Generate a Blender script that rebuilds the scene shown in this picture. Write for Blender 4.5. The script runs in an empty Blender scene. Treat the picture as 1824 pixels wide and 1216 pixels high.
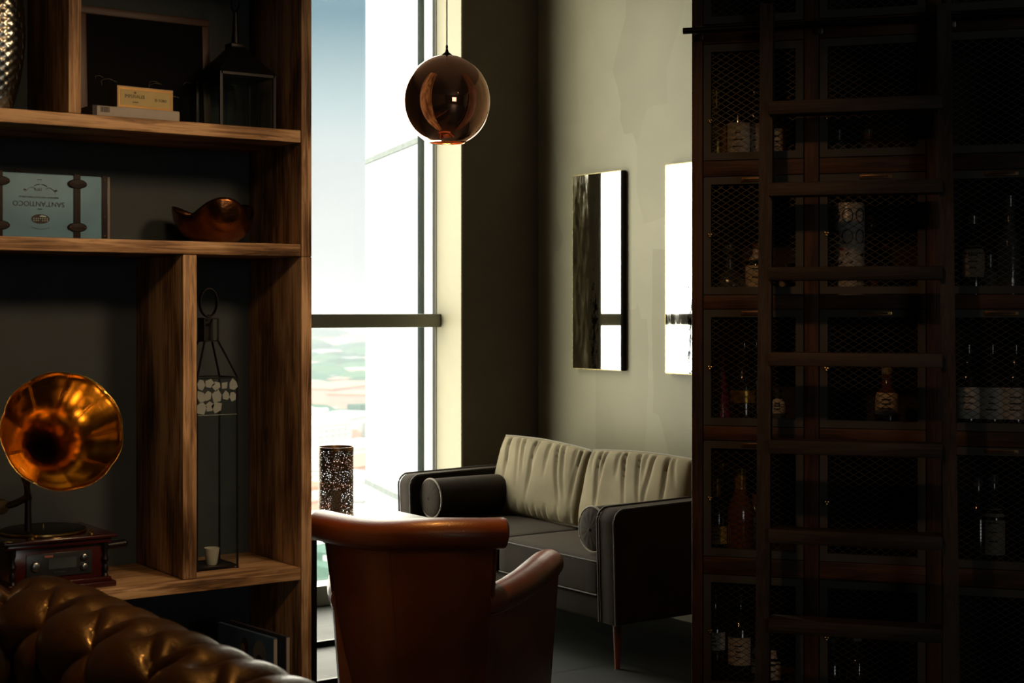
import bpy, bmesh, math, random
from math import sin, cos, pi, radians
from mathutils import Vector, Matrix, noise
S = bpy.context.scene
COL = S.collection
random.seed(7)

# ------------------------------------------------------------------ camera
TH = math.atan2(.5764, .8171)          # the room grid is turned 35 degrees to the view
CT, ST = cos(TH), sin(TH)
CZ = 1.485
FPX = 2700.0
cd = bpy.data.cameras.new('camera'); cam = bpy.data.objects.new('camera', cd); COL.objects.link(cam)
cam.location = (0, 0, CZ); cam.rotation_euler = (pi/2, 0, -TH)
cd.lens = FPX/1824*36; cd.sensor_width = 36; cd.shift_y = -58/1824.0
cd.clip_start = .02; cd.clip_end = 20000
cd.dof.use_dof = True; cd.dof.focus_distance = 5.4; cd.dof.aperture_fstop = 5.6
S.camera = cam

# ------------------------------------------------------------------ world
W = bpy.data.worlds.new('sky'); S.world = W; W.use_nodes = True
nt = W.node_tree; nt.nodes.clear()
o = nt.nodes.new('ShaderNodeOutputWorld'); bg = nt.nodes.new('ShaderNodeBackground')
tc = nt.nodes.new('ShaderNodeTexCoord'); sx = nt.nodes.new('ShaderNodeSeparateXYZ')
cr = nt.nodes.new('ShaderNodeValToRGB')
nt.links.new(tc.outputs['Generated'], sx.inputs[0])
mp_ = nt.nodes.new('ShaderNodeMapRange'); mp_.inputs['From Min'].default_value = -.2; mp_.inputs['From Max'].default_value = .8
nt.links.new(sx.outputs['Z'], mp_.inputs['Value'])
nt.links.new(mp_.outputs[0], cr.inputs[0]); nt.links.new(cr.outputs['Color'], bg.inputs['Color'])
def elev(z): return (z+.2)/1.0
el = cr.color_ramp.elements
el[0].position = 0; el[0].color = (.62, .68, .66, 1)
el[1].position = elev(-.02); el[1].color = (.88, .92, .90, 1)
for z, c in ((.06, (.93, .95, .93)), (.112, (.80, .90, .89)), (.135, (.64, .80, .81)), (.19, (.26, .43, .50)), (.27, (.45, .6, .66)), (.40, (3.0, 3.1, 2.9)), (.8, (3.4, 3.5, 3.3))):
    e = el.new(elev(z)); e.color = (*c, 1)
bg.inputs['Strength'].default_value = 1.0
nt.links.new(bg.outputs[0], o.inputs[0])

# ------------------------------------------------------------------ sun, area lights, exposure
def sun(name, energy, direction, color, angle=1.0):
    l = bpy.data.lights.new(name, 'SUN'); l.energy = energy; l.color = color; l.angle = radians(angle)
    ob = bpy.data.objects.new(name, l); COL.objects.link(ob)
    ob.rotation_euler = Vector(direction).to_track_quat('-Z', 'Y').to_euler(); ob.location = (0, 60, 60); return ob
def area(name, loc, target, sx_, sy_, power, color, spread=180):
    l = bpy.data.lights.new(name, 'AREA'); l.shape = 'RECTANGLE'; l.size = sx_; l.size_y = sy_; l.energy = power; l.color = color
    l.spread = radians(spread)
    ob = bpy.data.objects.new(name, l); COL.objects.link(ob); ob.location = loc
    ob.rotation_euler = (Vector(target)-Vector(loc)).to_track_quat('-Z', 'Y').to_euler(); return ob
def spot(name, loc, target, power, color, ang=50, blend=.6, r=.05):
    l = bpy.data.lights.new(name, 'SPOT'); l.energy = power; l.color = color; l.spot_size = radians(ang); l.spot_blend = blend; l.shadow_soft_size = r
    ob = bpy.data.objects.new(name, l); COL.objects.link(ob); ob.location = loc
    ob.rotation_euler = (Vector(target)-Vector(loc)).to_track_quat('-Z', 'Y').to_euler(); return ob
sun('sun', 2.4, (.75, .0, -.62), (1, .97, .92), 2)                      # high sun on the outer facade, never reaching the room
area('window_daylight', (3.52, 6.886, 1.82), (3.52, 0, 1.82), 1.5, 3.4, 100, (1, .94, .74), 170)
area('rear_window_daylight', (.2, -5.6, 1.9), (1.2, 4, 1.2), 1.6, 1.6, 14, (1, .97, .88))
spot('ceiling_spot_warm', (.9, .9, 3.0), (1.12, 3.95, 1.25), 70, (1, .58, .26), 50, .9, .20)
spot('ceiling_spot_front', (2.35, 1.5, 2.7), (1.45, 3.95, 1.35), 120, (1, .66, .38), 52, .9, .22)
spot('ceiling_spot_cabinet', (.6, 1.9, 3.3), (3.08, 3.32, 1.3), 58, (1, .50, .20), 34, 1, .08)
spot('ceiling_spot_sofa', (1.35, 3.45, 3.3), (1.15, 2.85, .75), 75, (1, .40, .07), 44, .8, .03)
S.view_settings.view_transform = 'Standard'; S.view_settings.look = 'None'
S.view_settings.exposure = 0.0; S.view_settings.gamma = 1.0; S.view_settings.use_curve_mapping = False
S.cycles.use_denoising = True
S.cycles.max_bounces = 8; S.cycles.transparent_max_bounces = 24
S.cycles.sample_clamp_indirect = 6.0
S.cycles.caustics_reflective = False; S.cycles.caustics_refractive = False

# ------------------------------------------------------------------ pixel -> place on a known plane
def ray(px, py):
    dx = (px-912)/FPX; return Vector((dx*CT+ST, -dx*ST+CT, (550-py)/FPX))
def onY(px, py, Y): r = ray(px, py); return Vector((0, 0, CZ)) + r*(Y/r.y)
def onX(px, py, X): r = ray(px, py); return Vector((0, 0, CZ)) + r*(X/r.x)
def dep(px, py, d): return Vector((0, 0, CZ)) + ray(px, py)*d
def c2r(xc, yc, z=0): return Vector((xc*CT+yc*ST, -xc*ST+yc*CT, z))

# ------------------------------------------------------------------ materials
MAT = {}
def nodes(name):
    m = bpy.data.materials.new(name); m.use_nodes = True; t = m.node_tree; t.nodes.clear()
    out = t.nodes.new('ShaderNodeOutputMaterial'); b = t.nodes.new('ShaderNodeBsdfPrincipled')
    t.links.new(b.outputs[0], out.inputs[0]); return m, t, b, out
def pbr(name, col, rough=.5, metal=0, var=.12, scale=12, bump=0, bscale=60, coat=0, sheen=0, trans=0, spec=.5, rvar=.08, emit=None, alpha=1, sheen_col=None, stretch=None):
    if name in MAT: return MAT[name]
    m, t, b, out = nodes(name); L = t.links.new
    tc = t.nodes.new('ShaderNodeTexCoord'); mp = t.nodes.new('ShaderNodeMapping'); L(tc.outputs['Object'], mp.inputs[0])
    if stretch: mp.inputs['Scale'].default_value = stretch
    n = t.nodes.new('ShaderNodeTexNoise'); n.inputs['Scale'].default_value = scale; n.inputs['Detail'].default_value = 5; L(mp.outputs[0], n.inputs['Vector'])
    r = t.nodes.new('ShaderNodeValToRGB'); L(n.outputs['Fac'], r.inputs[0])
    r.color_ramp.elements[0].position = .3; r.color_ramp.elements[1].position = .7
    r.color_ramp.elements[0].color = (*[max(0, c*(1-var)) for c in col], 1); r.color_ramp.elements[1].color = (*[min(1, c*(1+var)) for c in col], 1)
    L(r.outputs[0], b.inputs['Base Color'])
    mr = t.nodes.new('ShaderNodeMapRange'); mr.inputs['To Min'].default_value = max(.01, rough-rvar*rough); mr.inputs['To Max'].default_value = min(1, rough+rvar*rough)
    L(n.outputs['Fac'], mr.inputs['Value']); L(mr.outputs[0], b.inputs['Roughness'])
    b.inputs['Metallic'].default_value = metal; b.inputs['Coat Weight'].default_value = coat; b.inputs['Coat Roughness'].default_value = .12
    b.inputs['Sheen Weight'].default_value = sheen; b.inputs['Sheen Roughness'].default_value = .35
    if sheen_col: b.inputs['Sheen Tint'].default_value = (*sheen_col, 1)
    b.inputs['Transmission Weight'].default_value = trans; b.inputs['Specular IOR Level'].default_value = spec; b.inputs['Alpha'].default_value = alpha
    if emit: b.inputs['Emission Color'].default_value = (*emit[0], 1); b.inputs['Emission Strength'].default_value = emit[1]
    if bump:
        n2 = t.nodes.new('ShaderNodeTexNoise'); n2.inputs['Scale'].default_value = bscale; n2.inputs['Detail'].default_value = 6; L(mp.outputs[0], n2.inputs['Vector'])
        bp = t.nodes.new('ShaderNodeBump'); bp.inputs['Strength'].default_value = bump; bp.inputs['Distance'].default_value = .01
        L(n2.outputs['Fac'], bp.inputs['Height']); L(bp.outputs[0], b.inputs['Normal'])
    MAT[name] = m; return m
def wood(name, dark, mid, light, axis='x', rough=.6, scale=1.0, knots=True, spec=.4):
    if name in MAT: return MAT[name]
    m, t, b, out = nodes(name); L = t.links.new
    tc = t.nodes.new('ShaderNodeTexCoord'); oi = t.nodes.new('ShaderNodeObjectInfo')
    sc = t.nodes.new('ShaderNodeVectorMath'); sc.operation = 'ADD'; L(tc.outputs['Object'], sc.inputs[0])
    cmb = t.nodes.new('ShaderNodeVectorMath'); cmb.operation = 'SCALE'; L(oi.outputs['Location'], cmb.inputs[0]); cmb.inputs['Scale'].default_value = 3.1
    L(cmb.outputs[0], sc.inputs[1])
    mp = t.nodes.new('ShaderNodeMapping'); L(sc.outputs[0], mp.inputs[0])
    s = [46*scale]*3; s['xyz'.index(axis)] = 2.4*scale; mp.inputs['Scale'].default_value = s
    n = t.nodes.new('ShaderNodeTexNoise'); n.inputs['Scale'].default_value = 1.6; n.inputs['Detail'].default_value = 9; n.inputs['Roughness'].default_value = .65; n.inputs['Distortion'].default_value = 1.3
    L(mp.outputs[0], n.inputs['Vector'])
    mp2 = t.nodes.new('ShaderNodeMapping'); L(sc.outputs[0], mp2.inputs[0]); s2 = [5*scale]*3; s2['xyz'.index(axis)] = 1.5*scale; mp2.inputs['Scale'].default_value = s2
    n2 = t.nodes.new('ShaderNodeTexNoise'); n2.inputs['Scale'].default_value = 2.0; n2.inputs['Detail'].default_value = 3; L(mp2.outputs[0], n2.inputs['Vector'])
    mixf = t.nodes.new('ShaderNodeMath'); mixf.operation = 'MULTIPLY_ADD'; L(n2.outputs['Fac'], mixf.inputs[0]); mixf.inputs[1].default_value = .55
    ml = t.nodes.new('ShaderNodeMath'); ml.operation = 'MULTIPLY'; L(n.outputs['Fac'], ml.inputs[0]); ml.inputs[1].default_value = .55; L(ml.outputs[0], mixf.inputs[2])
    r = t.nodes.new('ShaderNodeValToRGB'); L(mixf.outputs[0], r.inputs[0]); e = r.color_ramp.elements
    e[0].position = .44; e[0].color = (*dark, 1); e[1].position = .64; e[1].color = (*light, 1); q = e.new(.53); q.color = (*mid, 1)
    last = r.outputs[0]
    if knots:
        mp3 = t.nodes.new('ShaderNodeMapping'); L(sc.outputs[0], mp3.inputs[0]); s3 = [4.3]*3; s3['xyz'.index(axis)] = 2.3; mp3.inputs['Scale'].default_value = s3
        v = t.nodes.new('ShaderNodeTexVoronoi'); v.inputs['Scale'].default_value = 1.0; L(mp3.outputs[0], v.inputs['Vector'])
        kr = t.nodes.new('ShaderNodeValToRGB'); L(v.outputs['Distance'], kr.inputs[0]); kr.color_ramp.elements[0].position = .05; kr.color_ramp.elements[0].color = (.06, .05, .04, 1); kr.color_ramp.elements[1].position = .11; kr.color_ramp.elements[1].color = (1, 1, 1, 1)
        mx = t.nodes.new('ShaderNodeMixRGB'); mx.blend_type = 'MULTIPLY'; mx.inputs[0].default_value = .9; L(last, mx.inputs[1]); L(kr.outputs[0], mx.inputs[2]); last = mx.outputs[0]
    L(last, b.inputs['Base Color']); b.inputs['Roughness'].default_value = rough; b.inputs['Specular IOR Level'].default_value = spec
    bp = t.nodes.new('ShaderNodeBump'); bp.inputs['Strength'].default_value = .35; bp.inputs['Distance'].default_value = .004; L(n.outputs['Fac'], bp.inputs['Height']); L(bp.outputs[0], b.inputs['Normal'])
    MAT[name] = m; return m
WD, WM, WL = (.06, .028, .010), (.24, .13, .055), (.56, .36, .19)
wood_x = wood('reclaimed_wood_x', WD, WM, WL, 'x'); wood_z = wood('reclaimed_wood_z', WD, WM, WL, 'z')
cab_x = wood('cabinet_wood_x', (.02, .008, .004), (.055, .022, .010), (.10, .043, .018), 'x', .55, knots=False)
cab_z = wood('cabinet_wood_z', (.02, .008, .004), (.055, .022, .010), (.10, .043, .018), 'z', .55, knots=False)
lad_x = wood('ladder_wood_x', (.018, .013, .010), (.04, .028, .022), (.07, .052, .042), 'x', .6, knots=False)
lad_z = wood('ladder_wood_z', (.018, .013, .010), (.04, .028, .022), (.07, .052, .042), 'z', .6, knots=False)
walnut = wood('walnut_leg', (.10, .03, .012), (.20, .065, .025), (.30, .11, .045), 'z', .35, knots=False)
black = pbr('black_metal', (.012, .012, .012), .4, .6)
iron = pbr('dark_iron', (.022, .018, .015), .5, .8)
grey_frame = pbr('grey_painted_frame', (.055, .055, .052), .6)
brass = pbr('brass', (.75, .5, .18), .25, 1)
velvet = pbr('velvet_taupe_shaded', (.024, .017, .012), .85, 0, .18, 9, .08, 250, sheen=.13, sheen_col=(.6, .5, .33), spec=.15)  # sofa velvet darkened in its colour for the shade on seat and arms
velvet_lit = pbr('velvet_window_lit', (.22, .185, .115), .8, 0, .16, 6, .08, 250, sheen=.5, sheen_col=(.8, .7, .45), spec=.15)  # same fabric, colour lightened for the window light on the cushions
piping = pbr('velvet_piping', (.045, .034, .024), .7, sheen=.2)
cognac = pbr('cognac_leather', (.115, .030, .005), .36, 0, .4, 4, .12, 160, coat=.06, spec=.4)
cognac_seam = pbr('cognac_seam', (.10, .028, .008), .45)
tuft = pbr('tufted_leather', (.036, .018, .006), .38, 0, .35, 7, .15, 140, coat=.22, spec=.4)
copper = pbr('copper_mirror', (.86, .45, .29), .03, .9, .02, 3)
bowl_m = pbr('hammered_copper', (.24, .095, .035), .26, 1, .5, 14, .25, 40)
hornm = pbr('horn_brass', (.56, .36, .10), .16, 1, .12, 6, .05, 12)
mahog = pbr('mahogany_lacquer', (.04, .006, .005), .25, 0, .3, 8, coat=.5)
board_grey = pbr('grey_back_board', (.034, .046, .050), .8)
dark_wall = pbr('dark_taupe_paint', (.16, .132, .10), .8, 0, .06, 8, .1, 200)
cream_paint = pbr('cream_paint', (.33, .30, .20), .55, 0, .03)
transom_m = pbr('transom_paint', (.23, .22, .17), .5, 0, .03)
white_m = pbr('white_facade_panel', (.92, .93, .90), .35, 0, .02)
gasket = pbr('dark_gasket', (.006, .020, .024), .95, spec=0)
seam_m = pbr('panel_seam', (.44, .47, .42), .6)
white_table = pbr('white_table_top', (.5, .49, .47), .4, spec=.3)

def plaster():
    m, t, b, out = nodes('patchy_plaster'); L = t.links.new
    tc = t.nodes.new('ShaderNodeTexCoord'); mp = t.nodes.new('ShaderNodeMapping'); L(tc.outputs['Object'], mp.inputs[0])
    mp.inputs['Scale'].default_value = (0, 2.6, 1.1)
    v = t.nodes.new('ShaderNodeTexVoronoi'); v.distance = 'CHEBYCHEV'; v.inputs['Scale'].default_value = 1; v.inputs['Randomness'].default_value = .85
    nz = t.nodes.new('ShaderNodeTexNoise'); nz.inputs['Scale'].default_value = 2.2; L(tc.outputs['Object'], nz.inputs['Vector'])
    ad = t.nodes.new('ShaderNodeMixRGB'); ad.blend_type = 'LINEAR_LIGHT'; ad.inputs[0].default_value = .07; L(mp.outputs[0], ad.inputs[1]); L(nz.outputs['Color'], ad.inputs[2]); L(ad.outputs[0], v.inputs['Vector'])
    sp = t.nodes.new('ShaderNodeSeparateColor'); L(v.outputs['Color'], sp.inputs[0])
    r = t.nodes.new('ShaderNodeValToRGB'); L(sp.outputs[0], r.inputs[0])
    r.color_ramp.elements[0].color = (.25, .23, .15, 1); r.color_ramp.elements[1].color = (.35, .325, .225, 1)
    n2 = t.nodes.new('ShaderNodeTexNoise'); n2.inputs['Scale'].default_value = 1.4; n2.inputs['Detail'].default_value = 6; L(tc.outputs['Object'], n2.inputs['Vector'])
    mx = t.nodes.new('ShaderNodeMixRGB'); mx.blend_type = 'OVERLAY'; mx.inputs[0].default_value = .35; L(r.outputs[0], mx.inputs[1]); L(n2.outputs['Fac'], mx.inputs[2])
    L(mx.outputs[0], b.inputs['Base Color']); b.inputs['Roughness'].default_value = .48; b.inputs['Specular IOR Level'].default_value = .35
    return m
plaster_m = plaster()
def tiles():
    m, t, b, out = nodes('slate_floor_tiles'); L = t.links.new
    tc = t.nodes.new('ShaderNodeTexCoord'); br = t.nodes.new('ShaderNodeTexBrick'); L(tc.outputs['Object'], br.inputs['Vector'])
    br.inputs['Scale'].default_value = 1; br.inputs['Mortar Size'].default_value = .005; br.inputs['Brick Width'].default_value = .9; br.inputs['Row Height'].default_value = .45
    br.inputs['Color1'].default_value = (.026, .029, .027, 1); br.inputs['Color2'].default_value = (.036, .039, .036, 1); br.inputs['Mortar'].default_value = (.012, .012, .012, 1)
    L(br.outputs['Color'], b.inputs['Base Color'])
    n = t.nodes.new('ShaderNodeTexNoise'); n.inputs['Scale'].default_value = 5; n.inputs['Detail'].default_value = 6; L(tc.outputs['Object'], n.inputs['Vector'])
    mr = t.nodes.new('ShaderNodeMapRange'); mr.inputs['To Min'].default_value = .42; mr.inputs['To Max'].default_value = .62; b.inputs['Specular IOR Level'].default_value = .22; L(n.outputs['Fac'], mr.inputs['Value']); L(mr.outputs[0], b.inputs['Roughness'])
    bp = t.nodes.new('ShaderNodeBump'); bp.inputs['Strength'].default_value = .3; bp.inputs['Distance'].default_value = .003; L(br.outputs['Fac'], bp.inputs['Height']); bp.invert = True; L(bp.outputs[0], b.inputs['Normal'])
    return m
def thin_glass(name, tint=(1, 1, 1), fac=.06, rough=.02):
    m, t, b, out = nodes(name); t.nodes.remove(b); L = t.links.new
    tr = t.nodes.new('ShaderNodeBsdfTransparent'); tr.inputs[0].default_value = (*tint, 1)
    g = t.nodes.new('ShaderNodeBsdfGlossy'); g.inputs['Roughness'].default_value = rough
    n = t.nodes.new('ShaderNodeTexNoise'); n.inputs['Scale'].default_value = 4
    mr = t.nodes.new('ShaderNodeMapRange'); mr.inputs['To Min'].default_value = fac*.7; mr.inputs['To Max'].default_value = fac*1.3; L(n.outputs['Fac'], mr.inputs['Value'])
    mx = t.nodes.new('ShaderNodeMixShader'); L(mr.outputs[0], mx.inputs[0]); L(tr.outputs[0], mx.inputs[1]); L(g.outputs[0], mx.inputs[2]); L(mx.outputs[0], out.inputs[0])
    return m
pane = thin_glass('window_pane'); lglass = thin_glass('lantern_glass', (.9, .93, .93), .05)
def foxed_mirror():
    m, t, b, out = nodes('foxed_mirror'); L = t.links.new
    tc = t.nodes.new('ShaderNodeTexCoord'); sp = t.nodes.new('ShaderNodeSeparateXYZ'); L(tc.outputs['Object'], sp.inputs[0])
    mp = t.nodes.new('ShaderNodeMapping'); L(tc.outputs['Object'], mp.inputs[0]); mp.inputs['Scale'].default_value = (1, 1, .35)
    n = t.nodes.new('ShaderNodeTexNoise'); n.inputs['Scale'].default_value = 38; n.inputs['Detail'].default_value = 10; n.inputs['Roughness'].default_value = .8; L(mp.outputs[0], n.inputs['Vector'])
    # wear runs in a ragged vertical band through the silvering (local y) and along the far edge
    band = t.nodes.new('ShaderNodeMath'); band.operation = 'SUBTRACT'; L(sp.outputs['Y'], band.inputs[0]); band.inputs[1].default_value = .018
    ab = t.nodes.new('ShaderNodeMath'); ab.operation = 'ABSOLUTE'; L(band.outputs[0], ab.inputs[0])
    mr = t.nodes.new('ShaderNodeMapRange'); mr.inputs['From Min'].default_value = .0; mr.inputs['From Max'].default_value = .06; mr.inputs['To Min'].default_value = .085; mr.inputs['To Max'].default_value = -.08; L(ab.outputs[0], mr.inputs['Value'])
    lo = t.nodes.new('ShaderNodeMapRange'); lo.inputs['From Min'].default_value = .62; lo.inputs['From Max'].default_value = .3; lo.inputs['To Min'].default_value = -.13; lo.inputs['To Max'].default_value = .0; L(sp.outputs['Z'], lo.inputs['Value'])
    ad = t.nodes.new('ShaderNodeMath'); L(n.outputs['Fac'], ad.inputs[0]); L(mr.outputs[0], ad.inputs[1])
    ad2 = t.nodes.new('ShaderNodeMath'); L(ad.outputs[0], ad2.inputs[0]); L(lo.outputs[0], ad2.inputs[1])
    r = t.nodes.new('ShaderNodeValToRGB'); L(ad2.outputs[0], r.inputs[0]); r.color_ramp.elements[0].position = .53; r.color_ramp.elements[0].color = (.93, .95, .93, 1); r.color_ramp.elements[1].position = .57; r.color_ramp.elements[1].color = (.012, .017, .026, 1)
    L(r.outputs[0], b.inputs['Base Color']); b.inputs['Metallic'].default_value = 1
    # left strip: rubbed silvering, scratched and slightly gilt
    lf = t.nodes.new('ShaderNodeMapRange'); lf.inputs['From Min'].default_value = .055; lf.inputs['From Max'].default_value = .075; L(sp.outputs['Y'], lf.inputs['Value'])
    n3 = t.nodes.new('ShaderNodeTexNoise'); n3.inputs['Scale'].default_value = 30; n3.inputs['Detail'].default_value = 12; n3.inputs['Roughness'].default_value = .75
    mp3 = t.nodes.new('ShaderNodeMapping'); mp3.inputs['Scale'].default_value = (1, 1, .22); L(tc.outputs['Object'], mp3.inputs[0]); L(mp3.outputs[0], n3.inputs['Vector'])
    r3 = t.nodes.new('ShaderNodeMapRange'); r3.inputs['From Min'].default_value = .46; r3.inputs['From Max'].default_value = .70; r3.inputs['To Min'].default_value = 0; r3.inputs['To Max'].default_value = .55; L(n3.outputs['Fac'], r3.inputs['Value'])
    tp = t.nodes.new('ShaderNodeMapRange'); tp.inputs['From Min'].default_value = .72; tp.inputs['From Max'].default_value = 1.0; tp.inputs['To Min'].default_value = .15; tp.inputs['To Max'].default_value = .9; L(sp.outputs['Z'], tp.inputs['Value'])
    m1 = t.nodes.new('ShaderNodeMath'); m1.operation = 'MULTIPLY'; L(lf.outputs[0], m1.inputs[0]); L(r3.outputs[0], m1.inputs[1])
    m2 = t.nodes.new('ShaderNodeMath'); m2.operation = 'MULTIPLY'; L(m1.outputs[0], m2.inputs[0]); L(tp.outputs[0], m2.inputs[1])
    rg = t.nodes.new('ShaderNodeMath'); rg.operation = 'MULTIPLY_ADD'; L(m2.outputs[0], rg.inputs[0]); rg.inputs[1].default_value = .9; rg.inputs[2].default_value = .025; L(rg.outputs[0], b.inputs['Roughness'])
    df = t.nodes.new('ShaderNodeBsdfDiffuse'); df.inputs[0].default_value = (.62, .52, .24, 1); mx = t.nodes.new('ShaderNodeMixShader'); L(m2.outputs[0], mx.inputs[0]); L(b.outputs[0], mx.inputs[1]); L(df.outputs[0], mx.inputs[2]); L(mx.outputs[0], out.inputs[0])
    return m
mirror_m = foxed_mirror()
def perforated():
    m, t, b, out = nodes('perforated_bronze'); L = t.links.new
    tc = t.nodes.new('ShaderNodeTexCoord'); v = t.nodes.new('ShaderNodeTexVoronoi'); v.feature = 'DISTANCE_TO_EDGE'; v.inputs['Scale'].default_value = 125; L(tc.outputs['Object'], v.inputs['Vector'])
    gt = t.nodes.new('ShaderNodeMath'); gt.operation = 'GREATER_THAN'; gt.inputs[1].default_value = .20; L(v.outputs['Distance'], gt.inputs[0])
    tr = t.nodes.new('ShaderNodeBsdfTransparent'); mx = t.nodes.new('ShaderNodeMixShader'); L(gt.outputs[0], mx.inputs[0]); L(b.outputs[0], mx.inputs[1]); L(tr.outputs[0], mx.inputs[2]); L(mx.outputs[0], out.inputs[0])
    b.inputs['Base Color'].default_value = (.16, .09, .045, 1); b.inputs['Metallic'].default_value = .6; b.inputs['Roughness'].default_value = .4
    return m
perf_m = perforated()

# ------------------------------------------------------------------ mesh helpers
class MB:
    def __init__(s): s.bm = bmesh.new()
    def _add(s, vs, fs):
        b = [s.bm.verts.new(v) for v in vs]
        for f in fs:
            try: s.bm.faces.new([b[i] for i in f])
            except ValueError: pass
        return b
    def box(s, x0, x1, y0, y1, z0, z1, bev=0, seg=2, M=None):
        vs = [Vector((x, y, z)) for x in (x0, x1) for y in (y0, y1) for z in (z0, z1)]
        fs = [(0, 1, 3, 2), (4, 6, 7, 5), (0, 4, 5, 1), (2, 3, 7, 6), (0, 2, 6, 4), (1, 5, 7, 3)]
        if bev > 0:
            t = bmesh.new(); b = [t.verts.new(v) for v in vs]
            for f in fs: t.faces.new([b[i] for i in f])
            bmesh.ops.bevel(t, geom=list(t.edges), offset=bev, segments=seg, affect='EDGES', profile=.5)
            t.verts.index_update(); vv = [v.co.copy() for v in t.verts]; ff = [[v.index for v in f.verts] for f in t.faces]; t.free()
            if M: vv = [M @ v for v in vv]
            s._add(vv, ff)
        else:
            if M: vs = [M @ v for v in vs]
            s._add(vs, fs)
        return s
    def lathe(s, prof, c=(0, 0, 0), n=32, M=None, rf=None, close=True):
        c = Vector(c); vs = []; m = len(prof)
        for i in range(n):
            a = 2*pi*i/n
            for j, (r, z) in enumerate(prof):
                k = rf(a, j, r, z) if rf else (r, z)
                v = Vector((k[0]*cos(a), k[0]*sin(a), k[1]))
                vs.append((M @ v if M else v) + c)
        fs = [(i*m+j, ((i+1) % n)*m+j, ((i+1) % n)*m+j+1, i*m+j+1) for i in range(n) for j in range(m-1)]
        s._add(vs, fs)
        return s
    def cyl(s, p0, p1, r0, r1=None, n=16, cap=True):
        p0, p1 = Vector(p0), Vector(p1); r1 = r0 if r1 is None else r1
        d = (p1-p0); L = d.length; q = d.to_track_quat('Z', 'Y').to_matrix().to_4x4()
        pr = [(r0, 0), (r1, L)]
        if cap: pr = [(0.0001, 0)] + pr + [(0.0001, L)]
        return s.lathe(pr, p0, n, q)
    def tube(s, pts, rad, n=8, closed=False, sq=None, caps=True, up=None):
        pts = [Vector(p) for p in pts]; N = len(pts); vs = []
        for i, p in enumerate(pts):
            a = pts[(i-1) % N] if (closed or i > 0) else p; b = pts[(i+1) % N] if (closed or i < N-1) else p
            d = (b-a).normalized()
            u0 = Vector(up) if up else (Vector((0, 0, 1)) if abs(d.z) < .9 else Vector((1, 0, 0)))
            sd = d.cross(u0).normalized(); uu = sd.cross(d).normalized()
            r = rad[i] if isinstance(rad, list) else rad
            ra, rb = (r if isinstance(r, (list, tuple)) else (r, r))
            for k in range(n):
                t = 2*pi*k/n + (pi/4 if n == 4 else 0); vs.append(p + sd*(ra*cos(t)) + uu*(rb*sin(t)))
        fs = [(i*n+k, i*n+(k+1) % n, ((i+1) % N)*n+(k+1) % n, ((i+1) % N)*n+k) for i in range(N if closed else N-1) for k in range(n)]
        if caps and not closed: fs += [tuple(range(n))[::-1], tuple((N-1)*n+k for k in range(n))]
        s._add(vs, fs); return s
    def grid(s, f, nu, nv, cu=False):
        vs = [Vector(f(i/(nu if cu else nu-1), j/(nv-1))) for i in range(nu) for j in range(nv)]
        fs = [(i*nv+j, ((i+1) % nu)*nv+j, ((i+1) % nu)*nv+j+1, i*nv+j+1) for i in range(nu if cu else nu-1) for j in range(nv-1)]
        s._add(vs, fs); return s
    def build(s, name, mat, parent=None, world=False, smooth=True, loc=None, angle=35, solid=0, sub=0):
        if world and parent is not None:
            Mi = Matrix.LocRotScale(parent.location, parent.rotation_euler, None).inverted(); s.bm.transform(Mi)
        if loc is not None and parent is None:
            s.bm.transform(Matrix.Translation(-Vector(loc)))
        bmesh.ops.remove_doubles(s.bm, verts=s.bm.verts, dist=1e-6)
        bmesh.ops.recalc_face_normals(s.bm, faces=s.bm.faces)
        me = bpy.data.meshes.new(name); 
        if smooth:
            for f in s.bm.faces: f.smooth = True
            for e in s.bm.edges:
                if len(e.link_faces) == 2 and e.calc_face_angle(0) > radians(angle): e.smooth = False
        s.bm.to_mesh(me); s.bm.free(); me.materials.append(mat)
        ob = bpy.data.objects.new(name, me); COL.objects.link(ob)
        if parent is not None: ob.parent = parent
        if loc is not None and parent is None: ob.location = loc
        if solid: md = ob.modifiers.new('s', 'SOLIDIFY'); md.thickness = solid; md.offset = 0
        if sub: md = ob.modifiers.new('u', 'SUBSURF'); md.levels = sub; md.render_levels = sub
        return ob
def tag(o, label=None, cat=None, group=None, kind=None):
    if label: o['label'] = label
    if cat: o['category'] = cat
    if group: o['group'] = group
    if kind: o['kind'] = kind
    return o
def thing(name, label, cat, loc=(0, 0, 0), rz=0, group=None):
    e = bpy.data.objects.new(name, None); COL.objects.link(e); e.location = loc; e.rotation_euler = (0, 0, rz); e.empty_display_size = .05
    return tag(e, label, cat, group)
def struct(o, label=None): o['kind'] = 'structure'; (label and o.__setitem__('label', label)); o['category'] = 'room'; return o
def lettering(txt, size, mat, parent, M, name='lettering', ext=.0004, align='CENTER', sx=1.0, maxw=None):
    cu = bpy.data.curves.new('t', 'FONT'); cu.body = txt; cu.size = size; cu.extrude = ext; cu.align_x = align; cu.align_y = 'CENTER'; cu.resolution_u = 3
    t = bpy.data.objects.new('t', cu); me = bpy.data.meshes.new_from_object(t); bpy.data.objects.remove(t)
    w = max(v.co.x for v in me.vertices)-min(v.co.x for v in me.vertices)
    k = (maxw/w) if maxw else sx
    me.transform(M @ Matrix.Diagonal((k, 1, 1, 1))); me.materials.append(mat)
    ob = bpy.data.objects.new(name, me); COL.objects.link(ob); ob.parent = parent; return ob
STAND = Matrix.Rotation(pi/2, 4, 'X')     # text plane -> upright, read from -Y
ink = pbr('black_ink', (.02, .018, .016), .7)

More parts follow.
